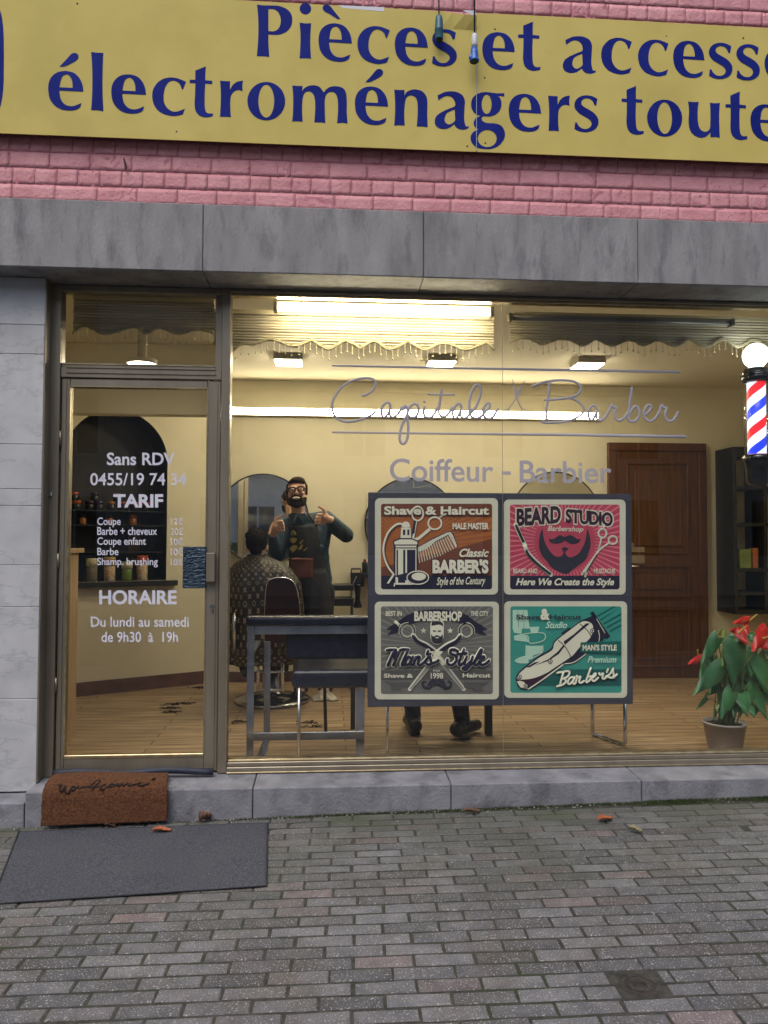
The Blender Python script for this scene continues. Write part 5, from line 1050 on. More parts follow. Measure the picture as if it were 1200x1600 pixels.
mbr = MB(); mbs = MB()
for bs, tp, _, s0, s1, dd, wd in fl:
    B1, T1 = PP(bs[0], bs[1], dd), PP(tp[0], tp[1], dd-.04); leafmesh(mbr, B1+(B1-T1)*.5, T1+(T1-B1)*.15, wd/6*(4.3/1200)*1.2, .2); stems.append(B1)
    if s0: mbs.caps(PP(*s0, dd-.02), .006, PP(*s1, dd-.05), .0045, 8)
so_ = obj('red_flowers', mbr, redm, t, recalc=False); obj('flower_spikes', mbs, yel, t)
mb = MB()
for i, s_ in enumerate(stems):
    a = Vector((pc_.x+rnd.uniform(-.05, .05), py0+rnd.uniform(-.05, .05), zt_-.03)); m_ = (a+s_)/2+Vector(((s_.x-a.x)*-.2, 0, .04)); mb.tube([a, a*.55+m_*.45, m_, m_*.4+s_*.6, s_], [.005, .004, .0035, .003, .0028], 6)
obj('stems', mb, mat('plant_stem', (.07, .12, .03), (.12, .16, .05), 10, .5), t)
# =================================================================== PEOPLE
def hand(mb, wrist, palm, knuckle_dir, curl_dir, thumb, s=1.0, up=Vector((0, 0, 1))):
    """fist with raised thumb: palm box, four curled fingers stacked along -up, thumb up"""
    w_, p = Vector(wrist), Vector(palm); kd, cdv = Vector(knuckle_dir).normalized(), Vector(curl_dir).normalized(); up = Vector(up).normalized()
    mb.caps(w_, .024*s, p, .030*s); mb.caps(p+up*.018*s, .022*s, p-up*.022*s, .02*s)
    ls = (.92, 1.0, .94, .78)
    for i in range(4):
        o = up*(.030-.0205*i)*s; k = p+kd*.034*s+o; a = k+(kd*.75+cdv*.35).normalized()*.036*s*ls[i]; b_ = a+(cdv-kd*.55).normalized()*.026*s*ls[i]; c = b_+(-kd-cdv*.2).normalized()*.022*s*ls[i]
        mb.caps(p+o*.9, .0125*s, k, .0112*s, 8); mb.caps(k, .0108*s, a, .0102*s, 8); mb.caps(a, .0102*s, b_, .0094*s, 8); mb.caps(b_, .0094*s, c, .0086*s, 8)
    tb = p+up*.03*s+kd*.004; tm = tb+(up*.8+(Vector(thumb)-tb).normalized()).normalized()*.03*s
    mb.caps(p+up*.01, .015*s, tb, .0145*s, 8); mb.caps(tb, .0145*s, tm, .0115*s, 8); mb.caps(tm, .0115*s, Vector(thumb), .0088*s, 8)
YB0 = 2.03
def B(px, py, d=0.): return P(px, py, YB0+d)
t = thing('person', 'bearded man with glasses in denim shirt and black apron giving two thumbs up', 'person', (B(485, 900).x, YB0, 0))
hc = B(464, 768, -.03); 
def head(mb, c, w_=.08, h_=.112, d_=.094, tilt=0):
    mb.sphere(c+Vector((0, .012, .022)), (w_, d_, h_*.78), 20); mb.sphere(c+Vector((0, -.016, -.03)), (w_*.84, d_*.72, h_*.72), 20); mb.sphere(c+Vector((0, -.03, -.078)), (w_*.5, d_*.5, .03), 14)
mb = MB(); head(mb, hc)
# face: nose, brow, cheeks, ears
fy = -.094
mb.caps(hc+Vector((0, fy+.006, .012)), .008, hc+Vector((0, fy-.016, -.02)), .0125, 8); mb.sphere(hc+Vector((.012, fy-.002, -.024)), .009, 8); mb.sphere(hc+Vector((-.012, fy-.002, -.024)), .009, 8)
for s_ in (-1, 1):
    mb.sphere(hc+Vector((s_*.038, fy+.026, -.016)), (.024, .02, .02), 10); mb.caps(hc+Vector((s_*.012, fy+.008, .032)), .008, hc+Vector((s_*.045, fy+.022, .032)), .008, 8)
    mb.sphere(hc+Vector((s_*.076, .01, .0)), (.011, .02, .032), 10)
nk = B(466, 803, .02); mb.caps(hc+Vector((0, .02, -.06)), .055, nk, .056)
shl, shr = B(447, 822, .02), B(509, 811, .02); ch = B(480, 836, .02); be = B(486, 880, .03); pv = B(490, 915, .04)
mb.caps(nk, .056, ch, .09); mb.caps(shl, .06, shr, .06); mb.caps(B(470, 840), .095, B(495, 836, .02), .088); mb.caps(B(471, 880, .02), .085, B(493, 878, .02), .085); mb.caps(B(475, 915, .03), .088, B(498, 915, .03), .088); mb.caps(ch, .11, pv, .1)
elr, wrr = B(541, 836, -.02), B(519, 813, -.24); ell_, wrl = B(432, 868, -.06), B(426, 838, -.26)
mb.caps(shr, .056, elr, .047); mb.caps(elr, .047, wrr, .029); mb.caps(shl, .056, ell_, .045); mb.caps(ell_, .045, wrl, .029)
hand(mb, wrr, B(508, 810, -.28), (-1, -.25, -.1), (-.25, -1, -.05), B(498.5, 791.5, -.3), 1.12, (.25, 0, 1)); hand(mb, wrl, B(431, 824, -.30), (.8, -.5, .25), (.5, -.9, 0), B(440, 805, -.31), 1.1, (-.25, 0, 1))
hpl, hpr = B(475, 925, .03), B(503, 925, .03); knl, knr = Vector((hpl.x-.01, YB0-.0, .5)), Vector((hpr.x+.01, YB0+.01, .5)); anl, anr = Vector((hpl.x-.02, YB0+.04, .09)), Vector((hpr.x+.03, YB0+.04, .09))
for h_, k_, a_ in ((hpl, knl, anl), (hpr, knr, anr)): mb.caps(h_, .085, k_, .058); mb.caps(k_, .058, a_, .038); mb.caps(a_, .036, a_+Vector((0, -.12, -.05)), .03)
M['brownhair'] = mat('brown_hair', (.018, .010, .006), (.05, .028, .016), 120, .8, stretch=(1, 1, .3), bump=1, bscale=260, spec=.2)
obj_body = fobj('body', mb, M['skin'], t, .0045, 3)
mb = MB(); c = .011
mb.caps(nk+Vector((0, 0, -.03)), .058+c, ch, .095+c); mb.caps(shl, .06+c, shr, .06+c); mb.caps(B(470, 840), .098+c, B(494, 836, .02), .09+c); mb.caps(B(471, 875, .02), .095+c, B(495, 872, .02), .095+c); mb.caps(ch, .11+c, pv, .11+c)
mb.caps(B(475, 905, .03), .095+c, B(499, 905, .03), .095+c)
mb.caps(shr, .058+c, elr, .052+c); mb.caps(elr, .052+c, wrr+(elr-wrr)*.06, .034+c*.7); mb.caps(shl, .058+c, ell_, .05+c); mb.caps(ell_, .05+c, wrl+(ell_-wrl)*.06, .034+c*.7)
mb.caps(B(494, 836, .02), .09+c, B(494, 872, .02), .093+c); mb.caps(B(494, 872, .02), .093+c, B(499, 905, .03), .095+c); mb.caps(B(470, 840), .098+c, B(474, 905, .03), .095+c); mb.caps(shr, .066, B(497, 850, .02), .085+c)
for k in range(16):   # creases and folds of the cloth
    a = rnd.random(); p0 = shr.lerp(elr, a)+Vector((0, -.045, rnd.uniform(-.03, .03))); mb.caps(p0, .012, p0+Vector((rnd.uniform(-.05, .05), .0, rnd.uniform(-.05, .02))), .008, 8)
for k in range(14): p0 = Vector((rnd.uniform(B(494, 850).x, B(505, 850).x), YB0-.075, B(0, rnd.uniform(845, 900)).z)); mb.caps(p0, .012, p0+Vector((rnd.uniform(-.04, .02), 0, rnd.uniform(-.02, .02))), .009, 8)
fobj('shirt', mb, M['denim'], t, .006, 3)
mb = MB(); mb.tube([nk+Vector((math.cos(a)*.068, math.sin(a)*.062+.0, -.012+.012*math.sin(a))) for a in [R(-70+i*320/14+0) for i in range(15)]], .014, 8)
for s_ in (-1, 1): mb.poly([[nk+Vector((s_*.008, -.078, -.02)), nk+Vector((s_*.055, -.06, .012)), nk+Vector((s_*.066, -.066, -.022)), nk+Vector((s_*.035, -.092, -.06))]], (0, -1, 0), .008)
obj('shirt_collar', mb, M['denim'], t)
mb = MB(); c = .022
for h_, k_, a_ in ((hpl, knl, anl), (hpr, knr, anr)): mb.caps(h_, .085+c, k_, .062+c*.7); mb.caps(k_, .062+c*.7, a_+Vector((0, 0, -.02)), .05+c*.5)
fobj('trousers', mb, flat('dark_trousers', (20, 22, 28), .85), t, .008, 3)
mb = MB()
for a_ in (anl, anr): mb.caps(a_+Vector((0, .02, -.045)), .045, a_+Vector((0, -.13, -.055)), .036)
fobj('shoes', mb, M['shoe'], t, .007, 2)
# apron: curved sheet over chest and thighs
def apr(u, v):
    px_ = 453+u*(44+v*26); py_ = 822+v*150; w_ = B(px_, py_, 0); bul = math.cos((u-.5)*2.2); d = -.135-.02*math.sin(v*3)-(.02 if v > .45 else 0)
    return Vector((w_.x, YB0+d+(1-bul)*.16+.006*math.sin(u*16+v*5)*v, w_.z))
mb = MB(); mb.grid(apr, 26, 40); o = obj('apron', mb, M['apron'], t, recalc=False); q_ = o.modifiers.new('s', 'SOLIDIFY'); q_.thickness = .006
mb = MB()
for a0_, a1_ in (((457, 822), (463, 803)), ((495, 822), (482, 803))): mb.tube([B(*a0_, -.13), B((a0_[0]+a1_[0])/2, 812, -.12), B(*a1_, -.05)], .011, 6)
obj('apron_strap', mb, M['apron'], o)
# yellow print on the bib: abstract scissors-and-comb motif
mb = MB(); BM = crop(415, 735, 8)
def bp_(x, y): a, b_ = BM((x, y)); return B(a, b_, -.168)
yl = mat('print_yellow', (.3, .24, .03), (.42, .34, .06), 60, .7)
for s_ in ([(345,745),(380,770),(385,800),(360,812),(355,790),(340,770),(330,790),(340,820),(320,800),(322,765)], [(305,855),(345,840),(395,850),(380,890),(350,915),(315,895)], [(300,980),(330,940),(380,930),(400,960),(370,1000),(320,1010)], [(420,905),(465,865),(472,880),(435,925)], [(400,990),(440,930),(470,925),(450,990)], [(470,1000),(515,960),(522,972),(480,1012)], [(330,1015),(360,995),(365,1010),(330,1032)]):
    mb.poly([[bp_(x, y) for x, y in s_]], (0, -1, 0), .002)
obj('apron_print', mb, yl, o)
def bendy(px0, py0, px1, py1, d): 
    return lambda u, v: (lambda w_: Vector((w_.x, w_.y+((u-.5)**2)*.1, w_.z)))(B(px0+(px1-px0)*u, py0+(py1-py0)*v, d))
mb = MB(); mb.grid(bendy(454, 874, 489, 904, -.2), 10, 8); o2 = obj('leather_pouch', mb, M['leather'], o, recalc=False); q_ = o2.modifiers.new('s', 'SOLIDIFY'); q_.thickness = .02; q_.offset = 1
mb = MB(); mb.grid(bendy(453.5, 872, 489.5, 877, -.208), 10, 2); o2 = obj('pouch_flap', mb, M['leather'], o, recalc=False); q_ = o2.modifiers.new('s', 'SOLIDIFY'); q_.thickness = .024; q_.offset = 1
# hair, beard, glasses, mouth
mb = MB(); mb.sphere(hc+Vector((0, .024, .036)), (.084, .09, .083), 18); mb.sphere(hc+Vector((.006, -.03, .082)), (.062, .05, .036), 14); mb.caps(hc+Vector((-.055, -.045, .07)), .014, hc+Vector((-.02, -.07, .088)), .014); mb.caps(hc+Vector((-.02, -.07, .088)), .014, hc+Vector((.052, -.05, .074)), .016)
for s_ in (-1, 1): mb.caps(hc+Vector((s_*.075, -.02, .045)), .012, hc+Vector((s_*.078, -.012, -.02)), .009)
fobj('hair', mb, M['brownhair'], t, .005, 2)
mb = MB()
for i in range(15):
    a = R(-95+190*i/14); x = math.sin(a)*.073; y = -math.cos(a)*.07-.01
    k_ = rnd.uniform(-.003, .003); mb.caps(hc+Vector((x*.96, y*.97, -.058-.012*math.cos(a))), .0145+k_, hc+Vector((x*.76, y*.93, -.09-.018*math.cos(a))), .0215+k_, 8)
mb.sphere(hc+Vector((0, -.055, -.106)), (.042, .038, .03), 14)
for s_ in (-1, 1): mb.caps(hc+Vector((s_*.004, -.108, -.037)), .008, hc+Vector((s_*.034, -.092, -.046)), .0085, 8); mb.caps(hc+Vector((s_*.036, -.09, -.048)), .009, hc+Vector((s_*.04, -.085, -.075)), .012, 8)
fobj('beard', mb, M['brownhair'], t, .0042, 2)
mb = MB(); mb.sphere(hc+Vector((0, -.107, -.0575)), (.031, .014, .011), 14); obj('smiling_mouth', mb, flat('teeth', (232, 220, 205), .35), t)
mb = MB()
for s_ in (-1, 1):
    cx_, cy_, cz_ = hc.x+s_*.033, hc.y-.112, hc.z+.012+s_*.004
    mb.tube([(cx_+.026*math.copysign(abs(math.cos(a))**.6, math.cos(a)), cy_+abs(.026*math.cos(a))*.1, cz_+.0185*math.copysign(abs(math.sin(a))**.7, math.sin(a))) for a in [2*PI*i/24 for i in range(24)]], .0042, 6, closed=True)
    mb.caps((cx_+s_*.028, cy_+.003, cz_+.01), .004, (hc.x+s_*.079, hc.y+.0, hc.z+.008), .0035, 6)
mb.caps((hc.x-.008, hc.y-.113, hc.z+.016), .0038, (hc.x+.008, hc.y-.113, hc.z+.016), .0038, 6); obj('glasses', mb, flat('spectacle_black', (16, 15, 16), .3), t)
for s_ in (-1, 1): mb = MB(); mb.sphere(hc+Vector((s_*.033, -.085, .012)), (.014, .01, .009), 10); mb.mi = 1; mb.sphere(hc+Vector((s_*.033, -.0935, .012)), (.0055, .003, .0055), 8); obj('eye', mb, [flat('eye_white', (190, 180, 170), .3), flat('iris', (30, 18, 12), .2)], t)
# ---- seated customer under a cape
YC = 1.62
def Cq(px, py, d=0.): return P(px, py, YC+d)
kc = Cq(401, 852); t = thing('person', 'customer seen from behind with short black hair under a dark patterned cape', 'person', (Cq(405, 930).x, YC, .14))
mb = MB(); mb.sphere(kc+Vector((0, 0, .01)), (.073, .092, .098), 18); mb.sphere(kc+Vector((0, .03, -.045)), (.058, .065, .07), 16); mb.caps(kc+Vector((0, .0, -.06)), .052, Cq(404, 890), .056)
for s_ in (-1, 1): mb.sphere(kc+Vector((s_*.076, .01, -.018)), (.012, .018, .03), 10)
mb.caps(kc+Vector((0, .1, -.02)), .012, kc+Vector((0, .085, .01)), .01, 8)
sL, sR = Cq(376, 905), Cq(438, 902); mb.caps(sL, .065, sR, .065); mb.caps(Cq(404, 900), .1, Cq(408, 985), .12); pL, pR = Vector((kc.x-.06, YC+.0, .58)), Vector((kc.x+.1, YC+.0, .58))
for s_, p0, sh in ((-1, pL, sL), (1, pR, sR)):
    kn = p0+Vector((s_*.06, .42, .02)); an = kn+Vector((0, .1, -.38)); mb.caps(p0, .085, kn, .06); mb.caps(kn, .058, an, .04); mb.caps(an, .035, an+Vector((0, .12, -.03)), .028)
    e_ = sh+Vector((s_*.05, .06, -.27)); mb.caps(sh, .052, e_, .042); mb.caps(e_, .042, e_+Vector((-s_*.06, .22, -.02)), .03); mb.caps(e_+Vector((-s_*.06, .22, -.02)), .03, e_+Vector((-s_*.08, .29, -.02)), .026)
fobj('body', mb, M['skin'], t, .0065, 3)
mb = MB(); mb.sphere(kc+Vector((0, -.01, .028)), (.083, .098, .095), 18); mb.caps(kc+Vector((0, -.055, -.02)), .05, kc+Vector((0, -.035, -.065)), .038)
for k in range(60):
    a, e_ = rnd.uniform(0, 2*PI), rnd.uniform(.2, 1.5); d = Vector((math.cos(a)*math.cos(e_)*.083, math.sin(a)*math.cos(e_)*.095, math.sin(e_)*.092+.03)); mb.caps(kc+d, .012, kc+d*1.05+Vector((rnd.uniform(-.012, .012), 0, .004)), .007, 6)
fobj('hair', mb, M['hair'], t, .005, 1)
mb = MB(); c = .016
for s_, p0 in ((-1, pL), (1, pR)):
    kn = p0+Vector((s_*.06, .42, .02)); an = kn+Vector((0, .1, -.38)); mb.caps(p0, .085+c, kn, .062+c); mb.caps(kn, .062+c, an, .045+c)
fobj('trousers', mb, MATS['dark_trousers'], t, .008, 3)
mb = MB()
for s_, p0 in ((-1, pL), (1, pR)): an = p0+Vector((s_*.06, .52, -.36)); mb.caps(an+Vector((0, -.03, -.03)), .045, an+Vector((0, .16, -.05)), .036)
fobj('shoes', mb, M['shoe'], t, .007, 2)
capem = bpy.data.materials.new('patterned_cape'); capem.use_nodes = True; nt = capem.node_tree; b = nt.nodes['Principled BSDF']; L = nt.links.new
tc = node(nt, 'ShaderNodeTexCoord'); mp = node(nt, 'ShaderNodeMapping'); L(tc.outputs['UV'], mp.inputs[0]); mp.inputs['Scale'].default_value = (1, 1, 1); mp.inputs['Rotation'].default_value = (0, 0, R(45))
sep = node(nt, 'ShaderNodeSeparateXYZ'); L(mp.outputs[0], sep.inputs[0])
def mnode(op, a, b_=None, c_=None):
    n = node(nt, 'ShaderNodeMath', operation=op)
    for i, v in enumerate((a, b_, c_)):
        if v is None: continue
        if isinstance(v, (int, float)): n.inputs[i].default_value = v
        else: L(v, n.inputs[i])
    return n.outputs[0]
fx = mnode('SUBTRACT', mnode('FRACT', sep.outputs[0]), .5); fyy = mnode('SUBTRACT', mnode('FRACT', sep.outputs[1]), .5)
rad_ = mnode('SQRT', mnode('ADD', mnode('MULTIPLY', fx, fx), mnode('MULTIPLY', fyy, fyy))); ang = mnode('ARCTAN2', fyy, fx)
pet = mnode('ADD', .23, mnode('MULTIPLY', mnode('COSINE', mnode('MULTIPLY', ang, 4.0)), .08))
par = mnode('MODULO', mnode('ADD', mnode('FLOOR', sep.outputs[0]), mnode('MULTIPLY', mnode('FLOOR', sep.outputs[1]), 2.0)), 3.0)
ring = mnode('LESS_THAN', mnode('ABSOLUTE', mnode('SUBTRACT', rad_, .24)), .05); flo = mnode('LESS_THAN', rad_, pet); sel = mnode('LESS_THAN', mnode('ABSOLUTE', par), .5)
msk = mnode('ADD', mnode('MULTIPLY', ring, sel), mnode('MULTIPLY', flo, mnode('SUBTRACT', 1.0, sel)))
mx = node(nt, 'ShaderNodeMix', data_type='RGBA'); L(msk, mx.inputs[0]); mx.inputs[6].default_value = (.012, .009, .006, 1); mx.inputs[7].default_value = (.24, .19, .135, 1); L(mx.outputs[2], b.inputs['Base Color']); b.inputs['Roughness'].default_value = .42
secs = [(868, 401, 14, .08), (872, 402, 22, .1), (880, 405, 38, .14), (892, 407, 50, .19), (912, 411, 58, .23), (945, 413, 60, .26), (985, 413, 62, .29), (1020, 411, 60, .3), (1035, 410, 61, .31)]
me_uv = []
def cape(u, v):
    s_ = v*(len(secs)-1); i = min(int(s_), len(secs)-2); f_ = s_-i; q0, q1 = secs[i], secs[i+1]; f2 = f_
    py_ = q0[0]+(q1[0]-q0[0])*f2; cx_ = q0[1]+(q1[1]-q0[1])*f2; hw = q0[2]+(q1[2]-q0[2])*f2; dp = q0[3]+(q1[3]-q0[3])*f2; a = u*2*PI
    c_ = Cq(cx_, py_); kx = (Cq(cx_+hw, py_)-c_).x; fold = 1+.05*v*math.sin(a*9+3*v)+.03*v*math.sin(a*17+8*v)
    return Vector((c_.x+math.cos(a)*kx*fold, YC+.1*v-math.sin(a)*dp*fold, c_.z+.006*math.sin(a*5)))
mb = MB(); mb.grid(cape, 96, 48); uvl = mb.bm.loops.layers.uv.new('UVMap')
# uv from arc position so that the print keeps its size
for i, f in enumerate(mb.bm.faces):
    gi, gj = divmod(i, 48)
    for lp, (a_, b_) in zip(f.loops, ((0, 0), (1, 0), (1, 1), (0, 1))): lp[uvl].uv = ((gi+a_)/96*40, (gj+b_)/48*17.5)
o = obj('cape', mb, capem, t, recalc=False); q_ = o.modifiers.new('s', 'SOLIDIFY'); q_.thickness = .004
mb = MB(); mb.tube([Cq(401, 868)+Vector((math.cos(a)*.066, math.sin(a)*.07, .0)) for a in [2*PI*i/20 for i in range(20)]], .011, 8, closed=True); obj('cape_collar', mb, M['black'], t)
# barber chair
cb = PZ(425, 1096, 0); t = thing('barber_chair', 'barber chair with dark maroon back and round chrome base', 'barber chair', (cb.x, cb.y, 0))
mb = MB(); mb.lathe((cb.x, cb.y, 0), [(.29, 0), (.3, .012), (.29, .03), (.2, .05), (.09, .065), (.075, .1), (.075, .3)], 40); obj('base', mb, mat('dark_chrome', (.25, .25, .25), (.35, .35, .35), 4, .2, metal=1), t)
mb = MB(); mb.lathe((cb.x, cb.y, .3), [(.055, .001), (.055, .14)], 24); obj('pump_column', mb, M['chrome'], t)
sy_ = 1.45; xa, xb = X(377, sy_, 1000), X(447, sy_, 1000)
mb = MB(); mb.box((xa, sy_+.02, .445), (xb, sy_+.52, .56), .03, 3); obj('seat', mb, mat('maroon_leather', (.016, .005, .004), (.028, .009, .007), 12, .3, bump=.1, bscale=100), t)
for x in (xa-.05, xb+.05):
    mb = MB(); mb.tube([(x, sy_+.02, .46), (x, sy_+.0, .7), (x, sy_+.03, .73), (x, sy_+.42, .73), (x, sy_+.44, .7), (x, sy_+.42, .46)], .014, 10); ar = obj('armrest', mb, M['chrome'], t); mb = MB(); mb.box((x-.028, sy_+.05, .742), (x+.028, sy_+.4, .785), .012, 2); obj('arm_pad', mb, MATS['maroon_leather'], ar)
YK = 1.18
def chb(px, py): return P(px, py, YK)
ring_ = smoothc([(413,1005,1),(414,950),(417,915),(424,905),(440,903),(452,905),(461,915),(466,935),(468,960),(468,1005,1)], True, 5)
mb = MB(); mb.poly([[chb(a, b_) for a, b_ in ring_]], (0, -1, 0), .09); bk_ = obj('backrest', mb, MATS['maroon_leather'], t)
mb = MB(); mb.tube([chb(a, b_)+Vector((0, .01, 0)) for a, b_ in ring_[:-1]], .0055, 8); obj('chrome_trim', mb, M['chrome'], bk_)
mb = MB(); mb.caps(chb(440, 985)+Vector((0, .09, 0)), .03, ((xa+xb)/2, sy_+.03, .5), .03); obj('back_hinge', mb, M['chrome'], t)
mb = MB()
for z in (.3, .39, .17): mb.bar((X(403, 1.5), 1.5, z), (X(446, 1.5), 1.5, z), .011)
for x in (X(405, 1.5), X(443, 1.5)): mb.bar((x, 1.5, .15), (x, 1.5, .46), .012)
obj('leg_rest_frame', mb, M['chrome'], t)
# towels on the floor / white box beside the base
q = PZ(508, 1094, 0); mb = MB(); mb.grid(lambda u, v: q+Vector(((u-.5)*.2+.01*math.sin(v*9), (v-.5)*.12+.01*math.sin(u*14), .012+.05*max(0, math.sin(u*PI)*math.sin(v*PI))*(1+.6*math.sin(u*21+v*13)))), 20, 12); o = obj('floor_towel', mb, flat('towel', (190, 182, 165), .9), None, recalc=False); sd_ = o.modifiers.new('s', 'SOLIDIFY'); sd_.thickness = .008; tag(o, 'crumpled white towel lying on the floor beside the chair base', 'towel')
hq = [PZ(272, 1101, 0), PZ(290, 1100, 0), PZ(265, 1107, 0), PZ(270, 1113, 0), PZ(375, 1128, 0), PZ(490, 1136, 0), PZ(480, 1130, 0), PZ(310, 1075, 0)]
mb = MB()
for c_ in hq:
    for k in range(38):
        a = rnd.uniform(0, PI*2); p0 = c_+Vector((rnd.gauss(0, .035), rnd.gauss(0, .02), .002)); mb.tube([p0, p0+Vector((math.cos(a)*.012, math.sin(a)*.008, .006)), p0+Vector((math.cos(a)*.024, math.sin(a)*.02, .001))], .0022, 4)
o = obj('hair_clippings', mb, M['hair']); o['kind'] = 'stuff'; o['label'] = 'tufts of cut dark hair lying on the plank floor'; o['category'] = 'hair'
# ---- person waiting on the bench behind the posters
YS = .52; sx = P(685, 1000, YS).x; t = thing('person', 'seated person in dark trousers whose shoes show below the posters', 'person', (sx, YS, 0))
def seated(mb, c=0.0, legs=True, torso=True, feet=True):
    if torso: mb.caps((sx-.06, YS+.02, .56), .115+c, (sx+.06, YS+.02, .56), .115+c); mb.caps((sx, YS+.02, .6), .125+c, (sx, YS-.01, .86), .12+c); mb.caps((sx-.14, YS, .97), .055+c, (sx+.14, YS, .97), .055+c)
    if legs:
        for s_, fx, fy_ in ((-1, PZ(645, 1143, 0).x, .88), (1, PZ(722, 1150, 0).x, .76)):
            kn = Vector((sx+s_*.15, YS+.40, .52)); mb.caps((sx+s_*.08, YS+.04, .53), .08+c, kn, .06+c*.8); mb.caps(kn, .06+c*.8, (fx, fy_, .1), .038+c*.8)
mb = MB(); seated(mb); hd = Vector((sx, YS-.01, 1.19)); head(mb, hd, .072, .105, .09); mb.caps(hd+Vector((0, .01, -.05)), .05, (sx, YS, 1.0), .055)
for s_ in (-1, 1):
    sh = Vector((sx+s_*.17, YS, .97)); e_ = sh+Vector((s_*.03, .08, -.26)); w_ = Vector((sx+s_*.1, YS+.3, .66)); mb.caps(sh, .05, e_, .042); mb.caps(e_, .042, w_, .028); mb.caps(w_, .028, w_+Vector((0, .06, -.02)), .03)
    for k in range(4): f0 = w_+Vector((-.03+.02*k, .08, -.02)); mb.caps(f0, .0095, f0+Vector((0, .05, -.03)), .008, 8)
    mb.sphere(hd+Vector((s_*.073, .0, 0)), (.011, .018, .03), 8)
mb.caps(hd+Vector((0, .095, .0)), .009, hd+Vector((0, .108, -.02)), .011, 8)
fobj('body', mb, M['skin'], t, .007, 3)
mb = MB(); seated(mb, .018, torso=False); mb.caps((sx-.07, YS+.02, .56), .13, (sx+.07, YS+.02, .56), .13); fobj('trousers', mb, flat('charcoal_trousers', (24, 26, 30), .9), t, .008, 3)
mb = MB(); mb.caps((sx, YS+.02, .62), .145, (sx, YS-.01, .88), .14); mb.caps((sx-.15, YS, .97), .07, (sx+.15, YS, .97), .07)
for s_ in (-1, 1): sh = Vector((sx+s_*.17, YS, .97)); e_ = sh+Vector((s_*.03, .08, -.26)); w_ = Vector((sx+s_*.1, YS+.3, .66)); mb.caps(sh, .066, e_, .056); mb.caps(e_, .056, w_, .04)
fobj('jacket', mb, flat('dark_jacket', (30, 32, 36), .85), t, .008, 3)
mb = MB(); mb.sphere(hd+Vector((0, -.012, .03)), (.08, .092, .09), 16); fobj('hair', mb, M['hair'], t, .007, 2)
for px, py, fy_, a in ((645, 1143, .88, -.15), (722, 1150, .76, .55)):
    fx = PZ(px, py, 0).x; mb = MB(); d = Vector((math.sin(a), math.cos(a) if a < 0 else .45, 0)).normalized(); c_ = Vector((fx, fy_, .05)); mb.caps(c_-d*.06+Vector((0, 0, .005)), .046, c_+d*.15, .036); mb.caps(c_-d*.04, .045, c_+Vector((0, 0, .06)), .05); mb.box(c_+Vector((-.04, -.1, -.049)), c_+Vector((.04, .1, -.03)), .01)
    fobj('shoe', mb, M['shoe'], t, .006, 3)
# =================================================================== MATS, DRAUGHT ROLL, LEAVES, DRAIN COVER
mb = MB(); xa, xb = X(86, -.06, 1205), X(334, -.06, 1205)
mb.tube([(xa+(xb-xa)*i/20, -.085, .037+.022+.006*math.sin(i*.55)) for i in range(21)], .017, 12); o = obj('draught_roll', mb, mat('navy_roll', (.012, .016, .035), (.022, .03, .055), 20, .6, bump=.4, bscale=80)); tag(o, 'dark navy draught roll lying along the foot of the glazed door', 'draught excluder')
# coir mat draped over the step
coir = mat('coir', (.085, .028, .01), (.2, .08, .028), 90, .95, bump=1.5, bscale=240, grime=(.1, .03, .01), gscale=9, glo=.5, ghi=.8)
ma, mbx = PZ(66, 1290, gz(-1.4)).x, 0
xl, xr = X(66, -.29, 1250), X(262, -.29, 1250); xlt, xrt = X(88, -.1, 1212), X(264, -.1, 1212)
prof = [(-.115, .052), (-.16, .052), (-.21, .05), (-.245, .045), (-.27, .03), (-.28, .0), (-.283, -.04), (-.287, -.08), (-.292, -.12)]
NV = 48
def mp_(u, v, off=0.):
    s_ = v*(len(prof)-1); i = min(int(s_), len(prof)-2); f_ = s_-i; y, z = (prof[i][k]+(prof[i+1][k]-prof[i][k])*f_ for k in (0, 1)); dy, dz = prof[i+1][0]-prof[i][0], prof[i+1][1]-prof[i][1]; L_ = math.hypot(dy, dz); ny, nz = dz/L_, -dy/L_
    k = min(1, v*1.6); x = (xlt+(xl-xlt)*k)+((xrt-xlt)+((xr-xl)-(xrt-xlt))*k)*u; z += (-.012*(1-u))*(v > .3)*v+.006*math.sin(u*5)*(1-v)
    if v > .9: z += .004*mn.noise(Vector((u*40, 0, 0)))
    return Vector((x, y+ny*off, z+nz*off)), Vector((0, ny, nz))
mb = MB(); mb.grid(lambda u, v: mp_(u, v, .003*mn.noise(Vector((u*70, v*70, 0))))[0], 110, NV)
o = obj('coir_mat', mb, coir, None, recalc=False); s_ = o.modifiers.new('s', 'SOLIDIFY'); s_.thickness = .016; s_.offset = -1
me = o.data
tag(o, 'rust brown coir doormat draped over the stone step below the door', 'doormat')
mb = MB(); b = mb.bm
for k in range(15000):
    u, v = rnd.random(), rnd.random(); p0, n_ = mp_(u, v, .0); a = rnd.uniform(0, 2*PI); h_ = rnd.uniform(.004, .009); tv = Vector((math.cos(a), 0, 0))*.0016; tip = p0+n_*h_+Vector((rnd.uniform(-.004, .004), 0, rnd.uniform(-.004, .003)))
    b.faces.new((b.verts.new(p0-tv-Vector((0, 0, .0006))), b.verts.new(p0+tv), b.verts.new(tip)))
o2 = obj('coir_pile', mb, coir, o, recalc=False)
WM = crop(60, 1195, 5.4545); mb = MB()
def onm(x, y):
    a, c_ = WM((x, y)); best = None
    for i in range(61):
        v = i/60*.62; q, n_ = mp_(.5, v, .011); pp = P(a, c_, q.y); e_ = abs(pp.z-q.z)
        if best is None or e_ < best[0]: best = (e_, pp, n_)
    return best[1]+best[2]*.005
